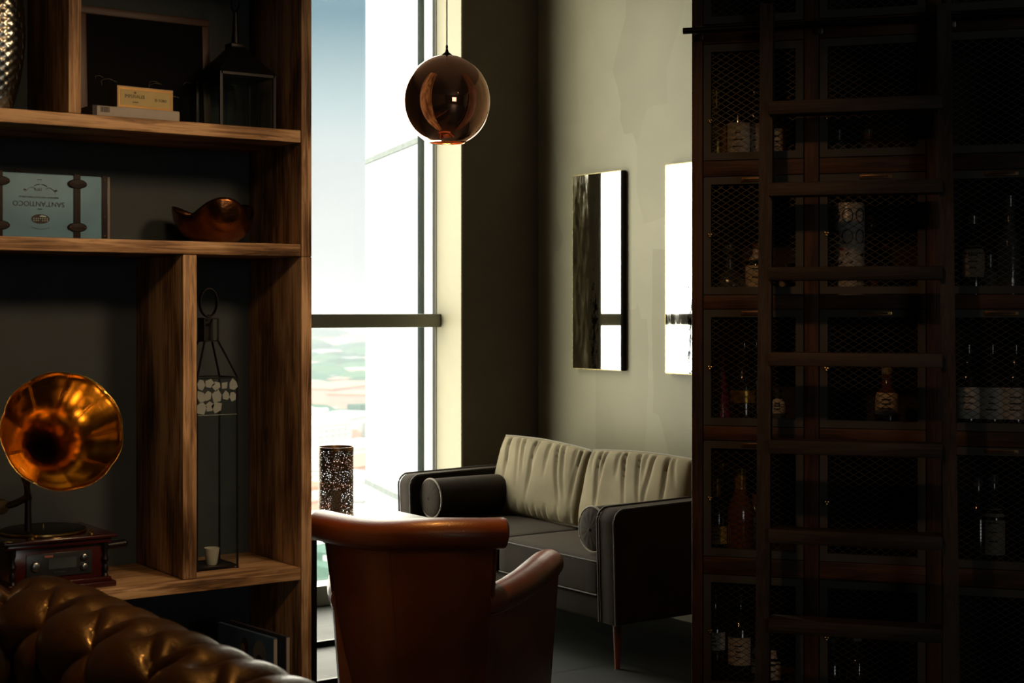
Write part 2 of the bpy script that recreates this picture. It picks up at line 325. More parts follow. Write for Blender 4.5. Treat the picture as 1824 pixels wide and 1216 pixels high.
# ================================================================== ROOM SHELL
XM, YW, YG = 4.83, 6.60, 6.85          # mirror wall, dark wall face, glass plane
HC = 3.55
JX = onY(825, 550, YW).x               # where the dark wall ends and the window jamb begins
fl = MB().box(-4.2, XM+.3, -6.2, YG+.1, -.12, 0).build('floor', tiles(), smooth=False); struct(fl, 'dark slate tiled floor')
ce = MB().box(-4.2, XM+.3, -6.2, YG+.1, HC, HC+.15).build('ceiling', pbr('ceiling_paint', (.10, .085, .07), .8), smooth=False); struct(ce, 'dark ceiling')
mw = MB().box(XM, XM+.2, -6.2, YG+.1, 0, HC).build('wall_right', plaster_m, smooth=False); struct(mw, 'patchy olive plaster wall with the mirrors')
dw = MB().box(JX, XM, YW, YG+.05, 0, HC).build('wall_back', dark_wall, smooth=False); struct(dw, 'dark taupe wall pier beside the window')
lw = MB().box(-4.2, -4.0, -6.2, YG+.1, 0, HC).build('wall_left', dark_wall, smooth=False); struct(lw)
pw = MB().box(-4.0, .35, 4.30, 4.42, 0, HC).build('wall_light_block', dark_wall, smooth=False); struct(pw)  # unseen wall added to keep window light out of the near room
m = MB(); m.box(-4.2, -.8, -6.2, -6.0, 0, HC).box(1.4, XM+.2, -6.2, -6.0, 0, HC).box(-.8, 1.4, -6.2, -6.0, 0, 1.0).box(-.8, 1.4, -6.2, -6.0, 2.7, HC)
rw = m.build('wall_rear', dark_wall, smooth=False); struct(rw)
# jamb lining, transom, sill, head
jb = MB().box(JX-.012, JX, YW+.001, YG, .10, HC).build('trim_1', cream_paint, smooth=False); struct(jb, 'cream lined window jamb')
zt0, zt1 = onY(670, 583, YG).z, onY(670, 559, YG).z
win = bpy.data.objects.new('window_1', None); COL.objects.link(win); win.location = (3.5, YG, .1); struct(win, 'tall floor to ceiling window looking over the city')
m = MB().box(2.75, JX-.012, YG-.055, YG+.03, zt0, zt1, .003); m.build('transom', transom_m, win, True)
m = MB().box(2.75, JX-.012, YG-.11, YG+.04, .0, .10, .004); m.build('window_sill', pbr('sill_paint', (.60, .62, .54), .4), win, True)
m = MB().box(JX-.015, JX-.0125, YG-.012, YG+.0, .1, HC); m.build('window_frame', pbr('frame_dark_grey', (.12, .12, .09), .5), win, True)  # thin dark grey frame strip along the jamb
m = MB().box(2.75, JX-.03, YG, YG+.008, .1, zt0+.01).box(2.75, JX-.03, YG, YG+.008, zt1-.01, HC); m.build('pane', pane, win, True, smooth=False)
hd = MB().box(-4.0, 2.75, YG-.15, YG+.05, 0, HC).build('wall_window_side', dark_wall, smooth=False); struct(hd)

# ================================================================== OUTSIDE
# white facade fin of the same tower standing out past the glass
n0 = onY(787, 550, YG+.06)
fdir = c2r((20-912)/FPX, 1).normalized(); fdir.z = 0; fdir.normalize()
nd = Vector((fdir.y, -fdir.x, 0))      # thickness, away to the right
def fin_at(px):   # distance along the fin where a pixel column meets it
    r = ray(px, 550); det = r.x*(-fdir.y)+fdir.x*r.y
    t = (n0.x*(-fdir.y)+fdir.x*n0.y)/det; p = r*t; return (Vector((p.x, p.y, 0))-Vector((n0.x, n0.y, 0))).dot(fdir)
fl_len = fin_at(648)
fin = thing('facade_fin', 'tall white exterior facade panel standing past the window glass', 'facade panel', (n0.x, n0.y, -8))
FM = Matrix(((fdir.x, nd.x, 0, n0.x), (fdir.y, nd.y, 0, n0.y), (0, 0, 1, 0), (0, 0, 0, 1)))
MB().box(0, fl_len, .012, .09, -8, 14, 0, M=FM).build('panel', white_m, fin, True, smooth=False)
sd = fin_at(748.5)
MB().box(sd-.042, sd+.042, -.004, .02, -8, 14, M=FM).build('vertical_gasket', gasket, fin, True, smooth=False)
for z in (2.455, .348, 4.56, -1.76):
    MB().box(sd+.045, fl_len, .006, .02, z-.016, z+.016, M=FM).build('panel_seam', seam_m, fin, True, smooth=False)
# the city far below
GZ = -95
def island(name, cols, rough=.8):
    m, t, b, out = nodes(name); g = t.nodes.new('ShaderNodeNewGeometry'); r = t.nodes.new('ShaderNodeValToRGB'); r.color_ramp.interpolation = 'CONSTANT'
    t.links.new(g.outputs['Random Per Island'], r.inputs[0]); e = r.color_ramp.elements
    e[0].position = 0; e[0].color = (*cols[0], 1); e[1].position = 1/len(cols); e[1].color = (*cols[1], 1)
    for i, c in enumerate(cols[2:]): q = e.new((i+2)/len(cols)); q.color = (*c, 1)
    t.links.new(r.outputs[0], b.inputs['Base Color']); b.inputs['Roughness'].default_value = rough; b.inputs['Specular IOR Level'].default_value = .1; return m
def city_ground():
    m, t, b, out = nodes('city_ground'); L = t.links.new
    tc = t.nodes.new('ShaderNodeTexCoord'); n = t.nodes.new('ShaderNodeTexNoise'); n.inputs['Scale'].default_value = .011; n.inputs['Detail'].default_value = 8; L(tc.outputs['Object'], n.inputs['Vector'])
    r = t.nodes.new('ShaderNodeValToRGB'); L(n.outputs['Fac'], r.inputs[0]); e = r.color_ramp.elements
    e[0].position = .42; e[0].color = (.25, .34, .29, 1); e[1].position = .58; e[1].color = (.72, .62, .54, 1); q = e.new(.5); q.color = (.42, .46, .38, 1)
    L(r.outputs[0], b.inputs['Base Color']); b.inputs['Roughness'].default_value = .9; b.inputs['Specular IOR Level'].default_value = 0; return m
cg = MB().box(-9000, 7000, 150, 16000, GZ-5, GZ).build('city_ground', city_ground(), smooth=False); struct(cg, 'pale ground of the city plain far below')
KEEP = []
for px_, py_, w_ in ((603, 722, 82), (652, 735, 40), (575, 712, 35), (600, 765, 64), (566, 790, 26), (640, 845, 24), (645, 868, 20), (600, 812, 68)):
    d_ = (CZ-GZ)*FPX/(py_-550); q_ = c2r((px_-912)/FPX*d_, d_); KEEP.append((q_.x, q_.y, w_))
m = MB(); mt = MB(); random.seed(3)
for i in range(4200):
    d = 520*math.exp(random.random()*2.75); q = random.uniform(-.24, -.04)
    p = c2r(q*d, d); s = random.uniform(.5, 1.5)*(9+d*.007); h = random.uniform(4, 13)+d*.0015
    M = Matrix.Translation((p.x, p.y, GZ)) @ Matrix.Rotation(random.uniform(0, 1.5), 4, 'Z')
    if any((p.x-x)**2+(p.y-y)**2 < (w+s*1.5)**2 for x, y, w in KEEP): continue
    m.box(-s, s, -s*.7, s*.7, 0, h, M=M)
for i in range(900):
    d = 520*math.exp(random.random()*2.4); q = random.uniform(-.24, -.04)
    if noise.noise(Vector((q*14, math.log(d)*4, 0))) < -.05: continue
    p = c2r(q*d, d); s = random.uniform(.6, 1.8)*(9+d*.007)
    if any((p.x-x)**2+(p.y-y)**2 < (w+s*1.2)**2 for x, y, w in KEEP): continue
    mt.lathe([(.01, 0), (s, s*.15), (s*.9, s*.35), (s*.45, s*.55), (.01, s*.6)], (p.x, p.y, GZ), 7)
cityb = m.build('distant_city_blocks', island('city_block_colours', [(.80, .78, .72), (.62, .28, .18), (.9, .88, .82), (.40, .40, .38), (.70, .42, .32), (.12, .22, .16)]), loc=(0, 0, 0), smooth=False)
tag(cityb, 'hazy mass of far low pale and terracotta city blocks below the window', 'city blocks', kind='stuff')
cityt = mt.build('distant_tree_canopy', island('canopy_green', [(.05, .13, .08), (.08, .19, .12), (.11, .22, .12)])); tag(cityt, 'hazy green tree canopy between far city blocks below', 'tree canopy', kind='stuff')
# the near blocks one can make out
def city_building(px, py, w, dpt, h, wall, roof, name, label, hip=False, ang=.5):
    d = (CZ-GZ)*FPX/(py-550); p = c2r((px-912)/FPX*d, d, GZ)
    t = thing(name, label, 'building', p, ang)
    MB().box(-w/2, w/2, -dpt/2, dpt/2, 0, h).build('wall', wall, t, smooth=False)
    m = MB()
    if hip: m._add([Vector(v) for v in ((-w/2-1, -dpt/2-1, h), (w/2+1, -dpt/2-1, h), (w/2+1, dpt/2+1, h), (-w/2-1, dpt/2+1, h), (-w/4, 0, h+5), (w/4, 0, h+5))], [(0, 1, 5, 4), (1, 2, 5), (2, 3, 4, 5), (3, 0, 4), (0, 3, 2, 1)])
    else: m.box(-w/2-.6, w/2+.6, -dpt/2-.6, dpt/2+.6, h, h+1.2)
    m.build('roof', roof, t, smooth=False)
    m = MB()
    for f in range(int(h//4) if h > 11 else 0):
        for k in range(int(w//7)): m.box(-w/2+3+7*k, -w/2+6+7*k, -dpt/2-.15, -dpt/2, 1.5+4*f, 3.3+4*f)
    if h > 11: m.build('window_band', pbr('far_window', (.6, .6, .58), .4), t, smooth=False)
cw = pbr('far_white_wall', (.85, .83, .78), .8); cp = pbr('far_pink_wall', (.78, .48, .38), .8); ct_ = pbr('far_terracotta', (.72, .36, .24), .8); cgy = pbr('far_grey_roof', (.66, .66, .62), .8); cbl = pbr('far_blue_roof', (.10, .22, .42), .7)
city_building(603, 722, 150, 60, 20, cp, ct_, 'apartment_building', 'long far pink block with terracotta roof, tallest of the pink buildings in the haze', ang=.62)
city_building(652, 735, 60, 50, 18, cp, ct_, 'apartment_building', 'small far pink block at the right edge of the hazy city view', ang=.62)
city_building(575, 712, 55, 40, 12, cw, cgy, 'apartment_building', 'far white block left of the long pink building', ang=.6)
city_building(600, 765, 120, 40, 10, cw, cgy, 'warehouse', 'long low far white building below the pink block in the haze', ang=.7)
city_building(566, 790, 40, 30, 14, cw, cw, 'apartment_building', 'small far white block close beside the bookcase edge in the view', ang=.4)
city_building(640, 845, 40, 22, 7, cp, ct_, 'house', 'nearest far house with terracotta roof right of the perforated lamp', True, .5)
city_building(645, 868, 34, 16, 5, cw, cbl, 'warehouse', 'low far building with blue roof right of the perforated lamp', ang=.5)
city_building(600, 812, 130, 30, 5, cw, cw, 'warehouse', 'wide flat far white roofed hall just above the perforated lamp', ang=.62)
# haze over the plain
m, t, b, out = nodes('haze'); t.nodes.remove(b)
vs = t.nodes.new('ShaderNodeVolumeScatter'); vs.inputs['Color'].default_value = (.95, .99, 1, 1); vs.inputs['Density'].default_value = .00038; vs.inputs['Anisotropy'].default_value = .3
t.links.new(vs.outputs[0], out.inputs['Volume'])
hz = MB().box(-8000, 6500, 200, 15000, GZ-4, 55).build('haze', m, smooth=False); tag(hz, 'pale haze hanging over the far city plain', 'haze', kind='stuff')

# ================================================================== BOOKCASE
BY = 3.93; BYB = 4.28
def bX(px): return onY(px, 550, BY).x
xr0, xr1 = bX(537), bX(555.5)
XL = .36
bc = thing('bookcase', 'tall open bookcase of thick reclaimed wood boards with grey back panel', 'bookcase', (xr1, BY, 0))
zA, zB, zC = 2.001, 1.672, .738; TB = .036
def board(name, x0, x1, z0, z1, m, y0=BY): MB().box(x0, x1, y0, BYB, z0, z1, .003).build(name, m, bc, True)
board('side_panel', xr0, xr1, 0, zB-TB, wood_z); board('side_panel', xr0, xr1, zB-TB, 3.1, wood_z)
board('side_panel', XL-.04, XL, 0, 3.1, wood_z)
for z in (zA, zB, zC, 2.50, 3.08, .12): board('shelf', XL+.001, xr0-.001, z-TB, z, wood_x, BY+.002)
d1a, d1b = bX(123), bX(146); d2a, d2b = bX(327), bX(352)
board('divider', d1a, d1b, zA+.001, 2.50-TB-.001, wood_z, BY+.004)
board('divider', d2a, d2b, zC+.001, zB-TB-.001, wood_z, BY+.004)
MB().box(XL, xr1-.004, BYB, BYB+.018, 0, 3.1).build('back_panel', board_grey, bc, True, smooth=False)

# ---- suitcase
zs = zB
c0 = onY(195, 420, 3.965); sx1 = c0.x; W_ = .345; Hs = .168; Yf = 3.965
su = thing('suitcase', 'small pale blue vintage suitcase standing upside down with dark straps on the middle shelf', 'suitcase', (sx1-W_/2, Yf, zs))
blue = pbr('faded_blue_print', (.10, .235, .34), .55, 0, .22, 6); sleather = pbr('dark_strap_leather', (.009, .005, .005), .6, spec=.25)
MB().box(-W_/2, W_/2-.001, 0, .15, 0, Hs, .004).build('body', blue, su)
def sxl(px): return onY(px, 380, Yf).x-(sx1-W_/2)
m = MB().box(sxl(181), sxl(191), -.003, .153, -.0, Hs+.002, .001); m.build('edge_binding', sleather, su)
MB().box(W_/2-.004, W_/2, -.002, .15, 0, Hs, .001).build('edge_trim', pbr('worn_tan', (.28, .2, .13), .6), su)
for xa, xb in ((sxl(131), sxl(143)), (sxl(-7), sxl(4.5))):
    st = MB().box(xa, xb, -.0035, .153, 0, Hs+.003, .001).build('strap', sleather, su)
    for zz in (.145, .030):
        cx = (xa+xb)/2
        MB().lathe([(.0001, .004), (.016, .003), (.019, 0)], (0, 0, 0), 28, Matrix.Translation((cx, -.003, zz)) @ Matrix.Rotation(pi/2, 4, 'X') @ Matrix.Diagonal((1.40, .66, 1, 1))).build('strap_patch', sleather, st)
        mm = MB()
        for q in (-.0195, .0195): mm.lathe([(.0001, .0022), (.0016, .0012), (.0018, 0)], (0, 0, 0), 10, Matrix.Translation((cx+q, -.006, zz)) @ Matrix.Rotation(pi/2, 4, 'X'))
        mm.build('rivet', copper, st)
mm = MB()
for zz in (.010, .060, .110, .158): mm.lathe([(.0001, .002), (.0017, .0012), (.0019, 0)], (0, 0, 0), 10, Matrix.Translation(((sxl(186)), -.003, zz)) @ Matrix.Rotation(pi/2, 4, 'X'))
mm.build('edge_rivet', brass, su)
def sm(px, z, flip=True): return Matrix.Translation((sxl(px), -.0006, z)) @ STAND @ (Matrix.Rotation(pi, 4, 'Z') if flip else Matrix())
lettering("SANT'ANTIOCO", .0185, ink, su, sm(69, .089), maxw=sxl(115)-sxl(23))
lettering('BASIMENTI WINTERLITTORAL CIRCLE', .0055, ink, su, sm(69, .106), maxw=sxl(104)-sxl(34))
lettering('1974', .0115, ink, su, sm(68, .127), sx=.9)
lettering('TORINO', .0035, ink, su, sm(71, .075), sx=1)
lettering('EST. LAT.', .0032, ink, su, sm(70, .152), sx=1)
# oval emblem with an arcaded building, branches around the year
mm = MB(); cx = sxl(72); cz = .049; Rm = Matrix.Translation((cx, -.0006, cz)) @ STAND
def flat(mm, pts, M, th=.0008):
    n = len(pts); vs = [M @ Vector((x, y, 0)) for x, y in pts]+[M @ Vector((x, y, th)) for x, y in pts]
    mm._add(vs, [tuple(range(n))[::-1], tuple(range(n, 2*n))]+[(i, (i+1) % n, n+(i+1) % n, n+i) for i in range(n)])
flat(mm, [(.024*cos(a*pi/14), .0125*sin(a*pi/14)) for a in range(28)], Rm); mm.build('emblem', ink, su)
mm = MB()
for i in range(7):
    x = -.0175+i*.0058
    for j in (0, 1):
        if j and i == 3: continue
        flat(mm, [(x+.0011*cos(q), .001-j*.0052+.0017*sin(q)) for q in [k*pi/5 for k in range(10)]], Rm @ Matrix.Translation((0, 0, .0009)), .0004)
flat(mm, [(-.004, .0060), (.016, .0050), (.013, .0082), (.002, .0100)], Rm @ Matrix.Translation((0, 0, .0009)), .0004)
mm.build('emblem_windows', pbr('faded_print_light', (.35, .48, .50), .6), su)
mm = MB()
for sgn in (-1, 1):
    pts = [(cx+sgn*(.014+.026*t), -.0012, .127+.006*sin(pi*t*1.2)-.004*t) for t in [k/10 for k in range(11)]]; mm.tube(pts, .0005, 5)
    flat(mm, [(sgn*.041+.004*cos(q), .0755+.0022*sin(q)) for q in [k*pi/6 for k in range(12)]], Rm)
    mm.tube([(cx+sgn*(.003+.014*t), -.0012, .140-.006*t*t) for t in [k/8 for k in range(9)]], .0009, 5)
mm.tube([(cx-.024+.048*t, -.0012, .028-.006*sin(pi*t)) for t in [k/12 for k in range(13)]], .0005, 4)
mm.build('printed_branches', ink, su)
MB().tube([(sxl(38), .06, Hs), (sxl(40), .06, Hs+.014), (sxl(55), .06, Hs+.006), (sxl(90), .06, Hs+.002), (sxl(98), .06, Hs-.001)], (.004), 6).build('handle', sleather, su)
MB().tube([(sxl(146), .06, Hs), (sxl(150), .06, Hs+.004), (sxl(160), .06, Hs+.004), (sxl(163), .06, Hs)], .003, 6).build('latch', black, su)

# ---- copper bowl
p = onY(385, 426, 4.07)
bw = MB()
def bowl_f(u, v):
    a = 2*pi*u; h = .098+.020*cos(3*a+.6)+.010*cos(2*a-1.0); R = .112*(1+.13*cos(3*a+.6))
    return (R*(sin(v*pi/2)**.75), h*(1-cos(v*pi/2))**1.05, a)
def bf(u, v): r, z, a = bowl_f(u, v); return (r*cos(a), r*sin(a), z+.0015)
bw.grid(bf, 72, 22, True)
bo = bw.build('copper_bowl', bowl_m, solid=.003); bo.location = (onY(384, 426, 4.09).x, 4.09, zB+.001); bo.rotation_euler = (0, 0, .55); tag(bo, 'hammered copper bowl with wavy folded rim beside the blue suitcase', 'bowl')

# ---- small boxes, frame, lantern, silver vase on the top visible shelf
Y1 = 4.0
fx0, fx1 = onY(146, 0, 4.2).x, onY(381, 0, 4.2).x
fr = thing('framed_picture', 'large dark framed chalk picture leaning at the back of the upper shelf', 'picture', ((fx0+fx1)/2, 4.235, zA))
zt = onY(300, 28, 4.24).z-zA; w2 = (fx1-fx0)/2
TL = Matrix.Rotation(-.05, 4, 'X')
m = MB()
for a in ((-w2, w2, zt-.022, zt), (-w2, w2, 0, .022), (-w2, -w2+.024, .022, zt-.022), (w2-.024, w2, .022, zt-.022)): m.box(a[0], a[1], -.02, 0, a[2], a[3], .003, M=TL)
m.build('frame', pbr('dark_frame_wood', (.06, .03, .018), .5), fr)
MB().box(-w2+.02, w2-.02, -.012, -.004, .02, zt-.02, M=TL).build('chalk_panel', pbr('blackboard', (.006, .006, .007), .9, spec=.05), fr)
m = MB(); chalk = pbr('faded_chalk', (.09, .075, .05), .8); random.seed(5)
for k in range(9):
    cx = random.uniform(-w2*.7, w2*.7); cz = random.uniform(.05, .16); r = random.uniform(.008, .03)
    m.tube([TL @ Vector((cx+r*cos(q), -.0125, cz+r*.5*sin(q))) for q in [random.uniform(0, 1)+j*.35 for j in range(10)]], .0007, 4)
m.build('chalk_marks', chalk, fr)
q0, q1 = onY(165, 205, 3.955), onY(320, 205, 3.955)
wb = thing('white_box', 'flat white box lying under the cream labelled box', 'box', ((q0.x+q1.x)/2, 3.955, zA))
ww = (q1.x-q0.x)/2
MB().box(-ww, ww, 0, .12, 0, .029, .0015).build('body', pbr('offwhite_card', (.30, .285, .25), .6), wb)
MB().box(-ww-.0005, -ww+.012, -.0006, .1205, .0, .0295).build('end_band', ink, wb); 
m = MB(); random.seed(2)
x = -ww+.022
while x < -ww+.045: w_ = random.uniform(.0007, .002); m.box(x, x+w_, -.0008, 0, .012, .026); x += w_+random.uniform(.0008, .0018)
m.build('barcode', ink, wb, smooth=False)
q0, q1 = onY(207, 165, 3.975), onY(310, 165, 3.975)
ib = thing('cigar_box', 'small cream and gold box with black lettering stacked on the white box', 'box', ((q0.x+q1.x)/2, 3.975, zA+.0295), radians(5))
ww = (q1.x-q0.x)/2; hh = .060
MB().box(-ww, ww, .001, .06, 0, hh, .001).build('body', pbr('shaded_box_side', (.03, .02, .015), .6), ib); MB().box(-ww, ww, 0, .002, 0, hh).build('front_card', pbr('cream_card', (.31, .25, .14), .55), ib, smooth=False)  # body blackened to stand for its shaded sides; front card keeps the cream
m = MB()
for a in ((-ww+.003, ww-.003, hh-.009, hh-.003), (-ww+.003, ww-.003, .003, .009), (-ww+.003, -ww+.008, .009, hh-.009), (ww-.008, ww-.003, .009, hh-.009)): m.box(a[0], a[1], -.0006, 0, a[2], a[3])
m.build('gold_border', pbr('gold_print', (.34, .19, .04), .35, .4), ib, smooth=False)
MB().box(-ww+.009, ww-.009, -.0004, 0, .010, hh-.010).build('label_panel', pbr('yellow_cream_label', (.38, .30, .10), .5), ib, smooth=False)
lm = lambda x, z: Matrix.Translation((x, -.0008, z)) @ STAND
lettering('IMPERIALES', .0135, ink, ib, lm(-.032, .033), maxw=.058); lettering('25 TORO', .0105, ink, ib, lm(.045, .028), maxw=.036); lettering('Limited', .006, ink, ib, lm(-.03, .018), maxw=.016)
m = MB(); flat(m, [(-.004, .004), (-.0025, -.003), (.0025, -.003), (.004, .004), (.0015, .001), (0, .005), (-.0015, .001)], lm(-.031, .0435), .0004); m.build('crown_mark', pbr('crown_red', (.12, .03, .02), .5), ib)

def roof_pyr(m, s0, s1, z0, z1, ox=0, oy=0):
    vs = [Vector((x*s0+ox, y*s0+oy, z0)) for x, y in ((-1, -1), (1, -1), (1, 1), (-1, 1))]+[Vector((x*s1+ox, y*s1+oy, z1)) for x, y in ((-1, -1), (1, -1), (1, 1), (-1, 1))]
    m._add(vs, [(0, 1, 5, 4), (1, 2, 6, 5), (2, 3, 7, 6), (3, 0, 4, 7), (4, 5, 6, 7), (0, 3, 2, 1)])
q0, q1 = onY(394, 200, 4.03), onY(489, 200, 4.03); hw = (q1.x-q0.x)/2; cx = (q0.x+q1.x)/2
la = thing('lantern', 'squat black metal lantern with glass sides and tall neck on the upper shelf', 'lantern', (cx, 4.03+hw+.002, zA))
zr = onY(420, 128, 4.03).z-zA
m = MB()
for x in (-hw, hw):
    for y in (-hw, hw): m.box(x-.004, x+.004, y-.004, y+.004, 0, zr)
for z in (0, zr-.008):
    m.box(-hw, hw, -hw-.004, -hw+.004, z, z+.008).box(-hw, hw, hw-.004, hw+.004, z, z+.008).box(-hw-.004, -hw+.004, -hw, hw, z, z+.008).box(hw-.004, hw+.004, -hw, hw, z, z+.008)
m.box(-hw, hw, -hw, hw, 0, .004); m.build('frame', black, la, smooth=False)
for x0, x1, y0, y1 in ((-hw, hw, -hw-.001, -hw+.001), (-hw, hw, hw-.001, hw+.001), (-hw-.001, -hw+.001, -hw, hw), (hw-.001, hw+.001, -hw, hw)): MB().box(x0, x1, y0, y1, .008, zr-.008).build('glass_pane', lglass, la, smooth=False)
m = MB(); roof_pyr(m, hw+.006, .022, zr, zr+.082); m.build('roof', black, la, smooth=False)
MB().box(-.024, .024, -.024, .024, zr+.082, zr+.096, .003).build('cap', black, la)
MB().lathe([(.0001, zr+.096), (.012, zr+.098), (.009, zr+.14), (.006, zr+.19), (.0001, zr+.192)], (0, 0, 0), 14).build('neck', black, la)
MB().tube([(.0, .0+.03*cos(t), zr+.222+.03*sin(t)) for t in [k*pi/10 for k in range(20)]], .003, 6, True).build('ring', black, la)
# hammered silver vase
sv = thing('silver_vase', 'tall hammered silver vase with hanging chain at the left end of the upper shelf', 'vase', (onY(-2, 185, 4.05).x, 4.06, zA))
def vf(u, v):
    a = 2*pi*u; z = .42*v; r = .030+.034*sin(pi*min(1, v*1.05))**.8+.01*v; r += .0012*sin(a*14+ (int(v*34) % 2)*pi)*abs(sin(v*34*pi)); return (r*cos(a), r*sin(a), z+.001)
m = MB(); m.grid(vf, 112, 110, True); m.build('body', pbr('hammered_silver', (.30, .31, .28), .25, 1), sv, solid=.002)
m = MB()
for k in range(26):
    z = .05+.0135*k; r = .0045; cxk, cyk = .030*sin(k*.16)+.012, -.0715
    m.tube([(cxk+(r*.6*cos(t) if k % 2 else 0), cyk+(0 if k % 2 else r*.6*cos(t)), z+.0078*sin(t)) for t in [j*pi/4 for j in range(8)]], .0012, 5, True)
m.build('chain', iron, sv)

# ---- tall lantern with mosaic collar, votive cup
q = onY(423, 1000, 4.03); q_l = q.x-.125
tl = thing('lantern', 'tall narrow open iron lantern with ring handle behind the wooden divider', 'lantern', (q.x-.0625, 4.03+.0625, zC))
H1 = onY(423, 672, 4.03).z-zC; s = .0625; r_ = .0025
def rod(m, a, b, r=r_): m.tube([a, b], r*1.3, 4)
m = MB()
for x in (-s, s):
    for y in (-s, s): rod(m, (x, y, .006), (x, y, H1)); m.lathe([(.0001, 0), (.005, .001), (.004, .006), (.0001, .007)], (x, y, 0), 8)
for z in (.008, H1):
    for a, b in (((-s, -s), (s, -s)), ((s, -s), (s, s)), ((s, s), (-s, s)), ((-s, s), (-s, -s))): rod(m, (*a, z), (*b, z))
H2 = H1+.105; s2 = .021; H3 = H2+.065
for x in (-1, 1):
    for y in (-1, 1): rod(m, (x*s, y*s, H1), (x*s2, y*s2, H2)); rod(m, (x*s2, y*s2, H2), (x*s2, y*s2, H3))
for z in (H2, H3):
    for a, b in (((-s2, -s2), (s2, -s2)), ((s2, -s2), (s2, s2)), ((s2, s2), (-s2, s2)), ((-s2, s2), (-s2, -s2))): rod(m, (*a, z), (*b, z))
m.box(-s, s, -s, s, .006, .009); m.box(s-.001, s+.012, -s*.9, -s*.9+.003, .23, .234); m.build('frame', black, tl, smooth=False)
m = MB(); m.box(-s2, -s2+.002, -s2, s2, H2, H3).box(-s2, s2, s2-.002, s2, H2, H3); m.build('chimney', black, tl, smooth=False)
m = MB(); N = 28; rr = .038; vs = []
for i in range(N):
    a = 2*pi*i/N
    for yy in (-.009, .009):
        for k in (0, .0025): vs.append(Vector(((rr-k)*.72*cos(a), yy, H3+rr+.008+(rr-k)*1.12*sin(a))))
m._add(vs, [(i*4+a, i*4+b, ((i+1) % N)*4+b, ((i+1) % N)*4+a) for i in range(N) for a, b in ((0, 1), (1, 3), (3, 2), (2, 0))]); m.lathe([(.0001, .006), (.005, .004), (.005, -.006), (.0001, -.008)], (0, 0, H3+.006), 10)
m.build('ring_handle', iron, tl)
for x0, x1, y0, y1 in ((-s, s, -s-.001, -s), (s, s+.001, -s, s), (-s-.001, -s, -s, s)): MB().box(x0, x1, y0, y1, .01, H1).build('glass_pane', lglass, tl, smooth=False)
random.seed(11); m = MB(); frost = pbr('frosted_shard', (.26, .30, .29), .3)
for k in range(13):
    cx = -s+.012+(k % 5)*.025+random.uniform(-.003, .003); cz = H1-.018-(k//5)*.032+random.uniform(-.004, .004)
    n = random.choice((4, 5, 5, 6)); rr0 = random.uniform(.012, .020); a0 = random.random()*6
    flat(m, [(max(-s, min(s, cx+rr0*random.uniform(.6, 1.1)*cos(a0+j*2*pi/n))), cz+rr0*random.uniform(.7, 1.3)*sin(a0+j*2*pi/n)) for j in range(n)], Matrix.Translation((0, -s-.0015, 0)) @ STAND, .001)
m.box(-s, s, -s-.0016, -s-.0008, H1-.106, H1-.1045)
m.build('glass_mosaic', frost, tl, smooth=False)
vq = onY(377, 995, 4.075)
vc = MB().lathe([(.0001, 0), (.0135, 0), (.0165, .006), (.0225, .048), (.0215, .049), (.0155, .010), (.0001, .009)], (0, 0, 0), 28).build('votive_cup', pbr('white_porcelain', (.62, .60, .52), .4)); vc.location = (vq.x, 4.075, zC+.0095); tag(vc, 'small white tapered votive cup standing inside the tall iron lantern', 'cup')

# ---- gramophone
gx = onY(112, 1000, 3.96).x
gr = thing('gramophone', 'vintage gramophone with fluted brass horn and dark red wooden case', 'gramophone', (gx-.005, 4.09, zC))
hw_, hd_ = .128, .125
m = MB().box(-hw_-.022, hw_+.022, -hd_-.012, hd_+.012, 0, .016, .004).box(-hw_-.010, hw_+.010, -hd_-.006, hd_+.006, .016, .028, .003); m.build('plinth', mahog, gr)
m = MB().box(-hw_, hw_, -hd_+.01, hd_, .028, .118, .002)
m.build('case', mahog, gr)
m = MB().box(-hw_-.024, hw_+.024, -hd_-.014, hd_+.012, .132, .142, .004).box(-hw_-.012, hw_+.012, -hd_-.004, hd_+.006, .118, .132, .004); m.build('top_board', mahog, gr)
for x in (-hw_+.004, hw_-.004):
    MB().lathe([(.0001, .028), (.009, .029), (.006, .036), (.009, .048), (.005, .060), (.010, .074), (.005, .090), (.009, .104), (.009, .118), (.0001, .118)], (x, -hd_+.006, 0), 16).build('turned_column', black, gr)
fy = -hd_+.01
MB().box(-.088, .088, fy-.004, fy, .040, .102, .001).build('radio_panel', pbr('radio_black', (.02, .022, .024), .3), gr)
MB().box(-.03, .045, fy-.006, fy-.003, .060, .088).build('tuner_window', pbr('tuner_glass', (.05, .065, .07), .1), gr)
for x, z, r in ((.066, .086, .0095), (.066, .060, .0095), (-.064, .071, .013)):
    MB().lathe([(r, 0), (r, .005), (r*.8, .008), (r*.55, .009), (.0001, .009)], (0, 0, 0), 22, Matrix.Translation((x, fy-.004, z)) @ Matrix.Rotation(pi/2, 4, 'X')).build('dial_knob', pbr('chrome_dull', (.4, .44, .45), .3, 1), gr)
MB().box(-.040, -.018, fy-.0055, fy-.003, .092, .097).build('indicator', pbr('indicator_amber', (.4, .14, .08), .4), gr)
lettering('FM STEREO', .006, pbr('chrome_dull', (.4, .44, .45)), gr, Matrix.Translation((-.0, fy-.0045, .051)) @ STAND, sx=1)
m = MB().lathe([(.0001, .142), (.11, .142), (.112, .147), (.112, .152), (.108, .154), (.0001, .154)], (-.005, .0, 0), 48); m.build('turntable', black, gr)
MB().lathe([(.113, .1440), (.1150, .1455), (.1150, .150), (.113, .151)], (-.005, 0, 0), 48).build('turntable_rim', brass, gr)
MB().lathe([(.0001, .154), (.0022, .155), (.002, .164), (.0001, .165)], (-.005, 0, 0), 10).build('spindle', brass, gr)
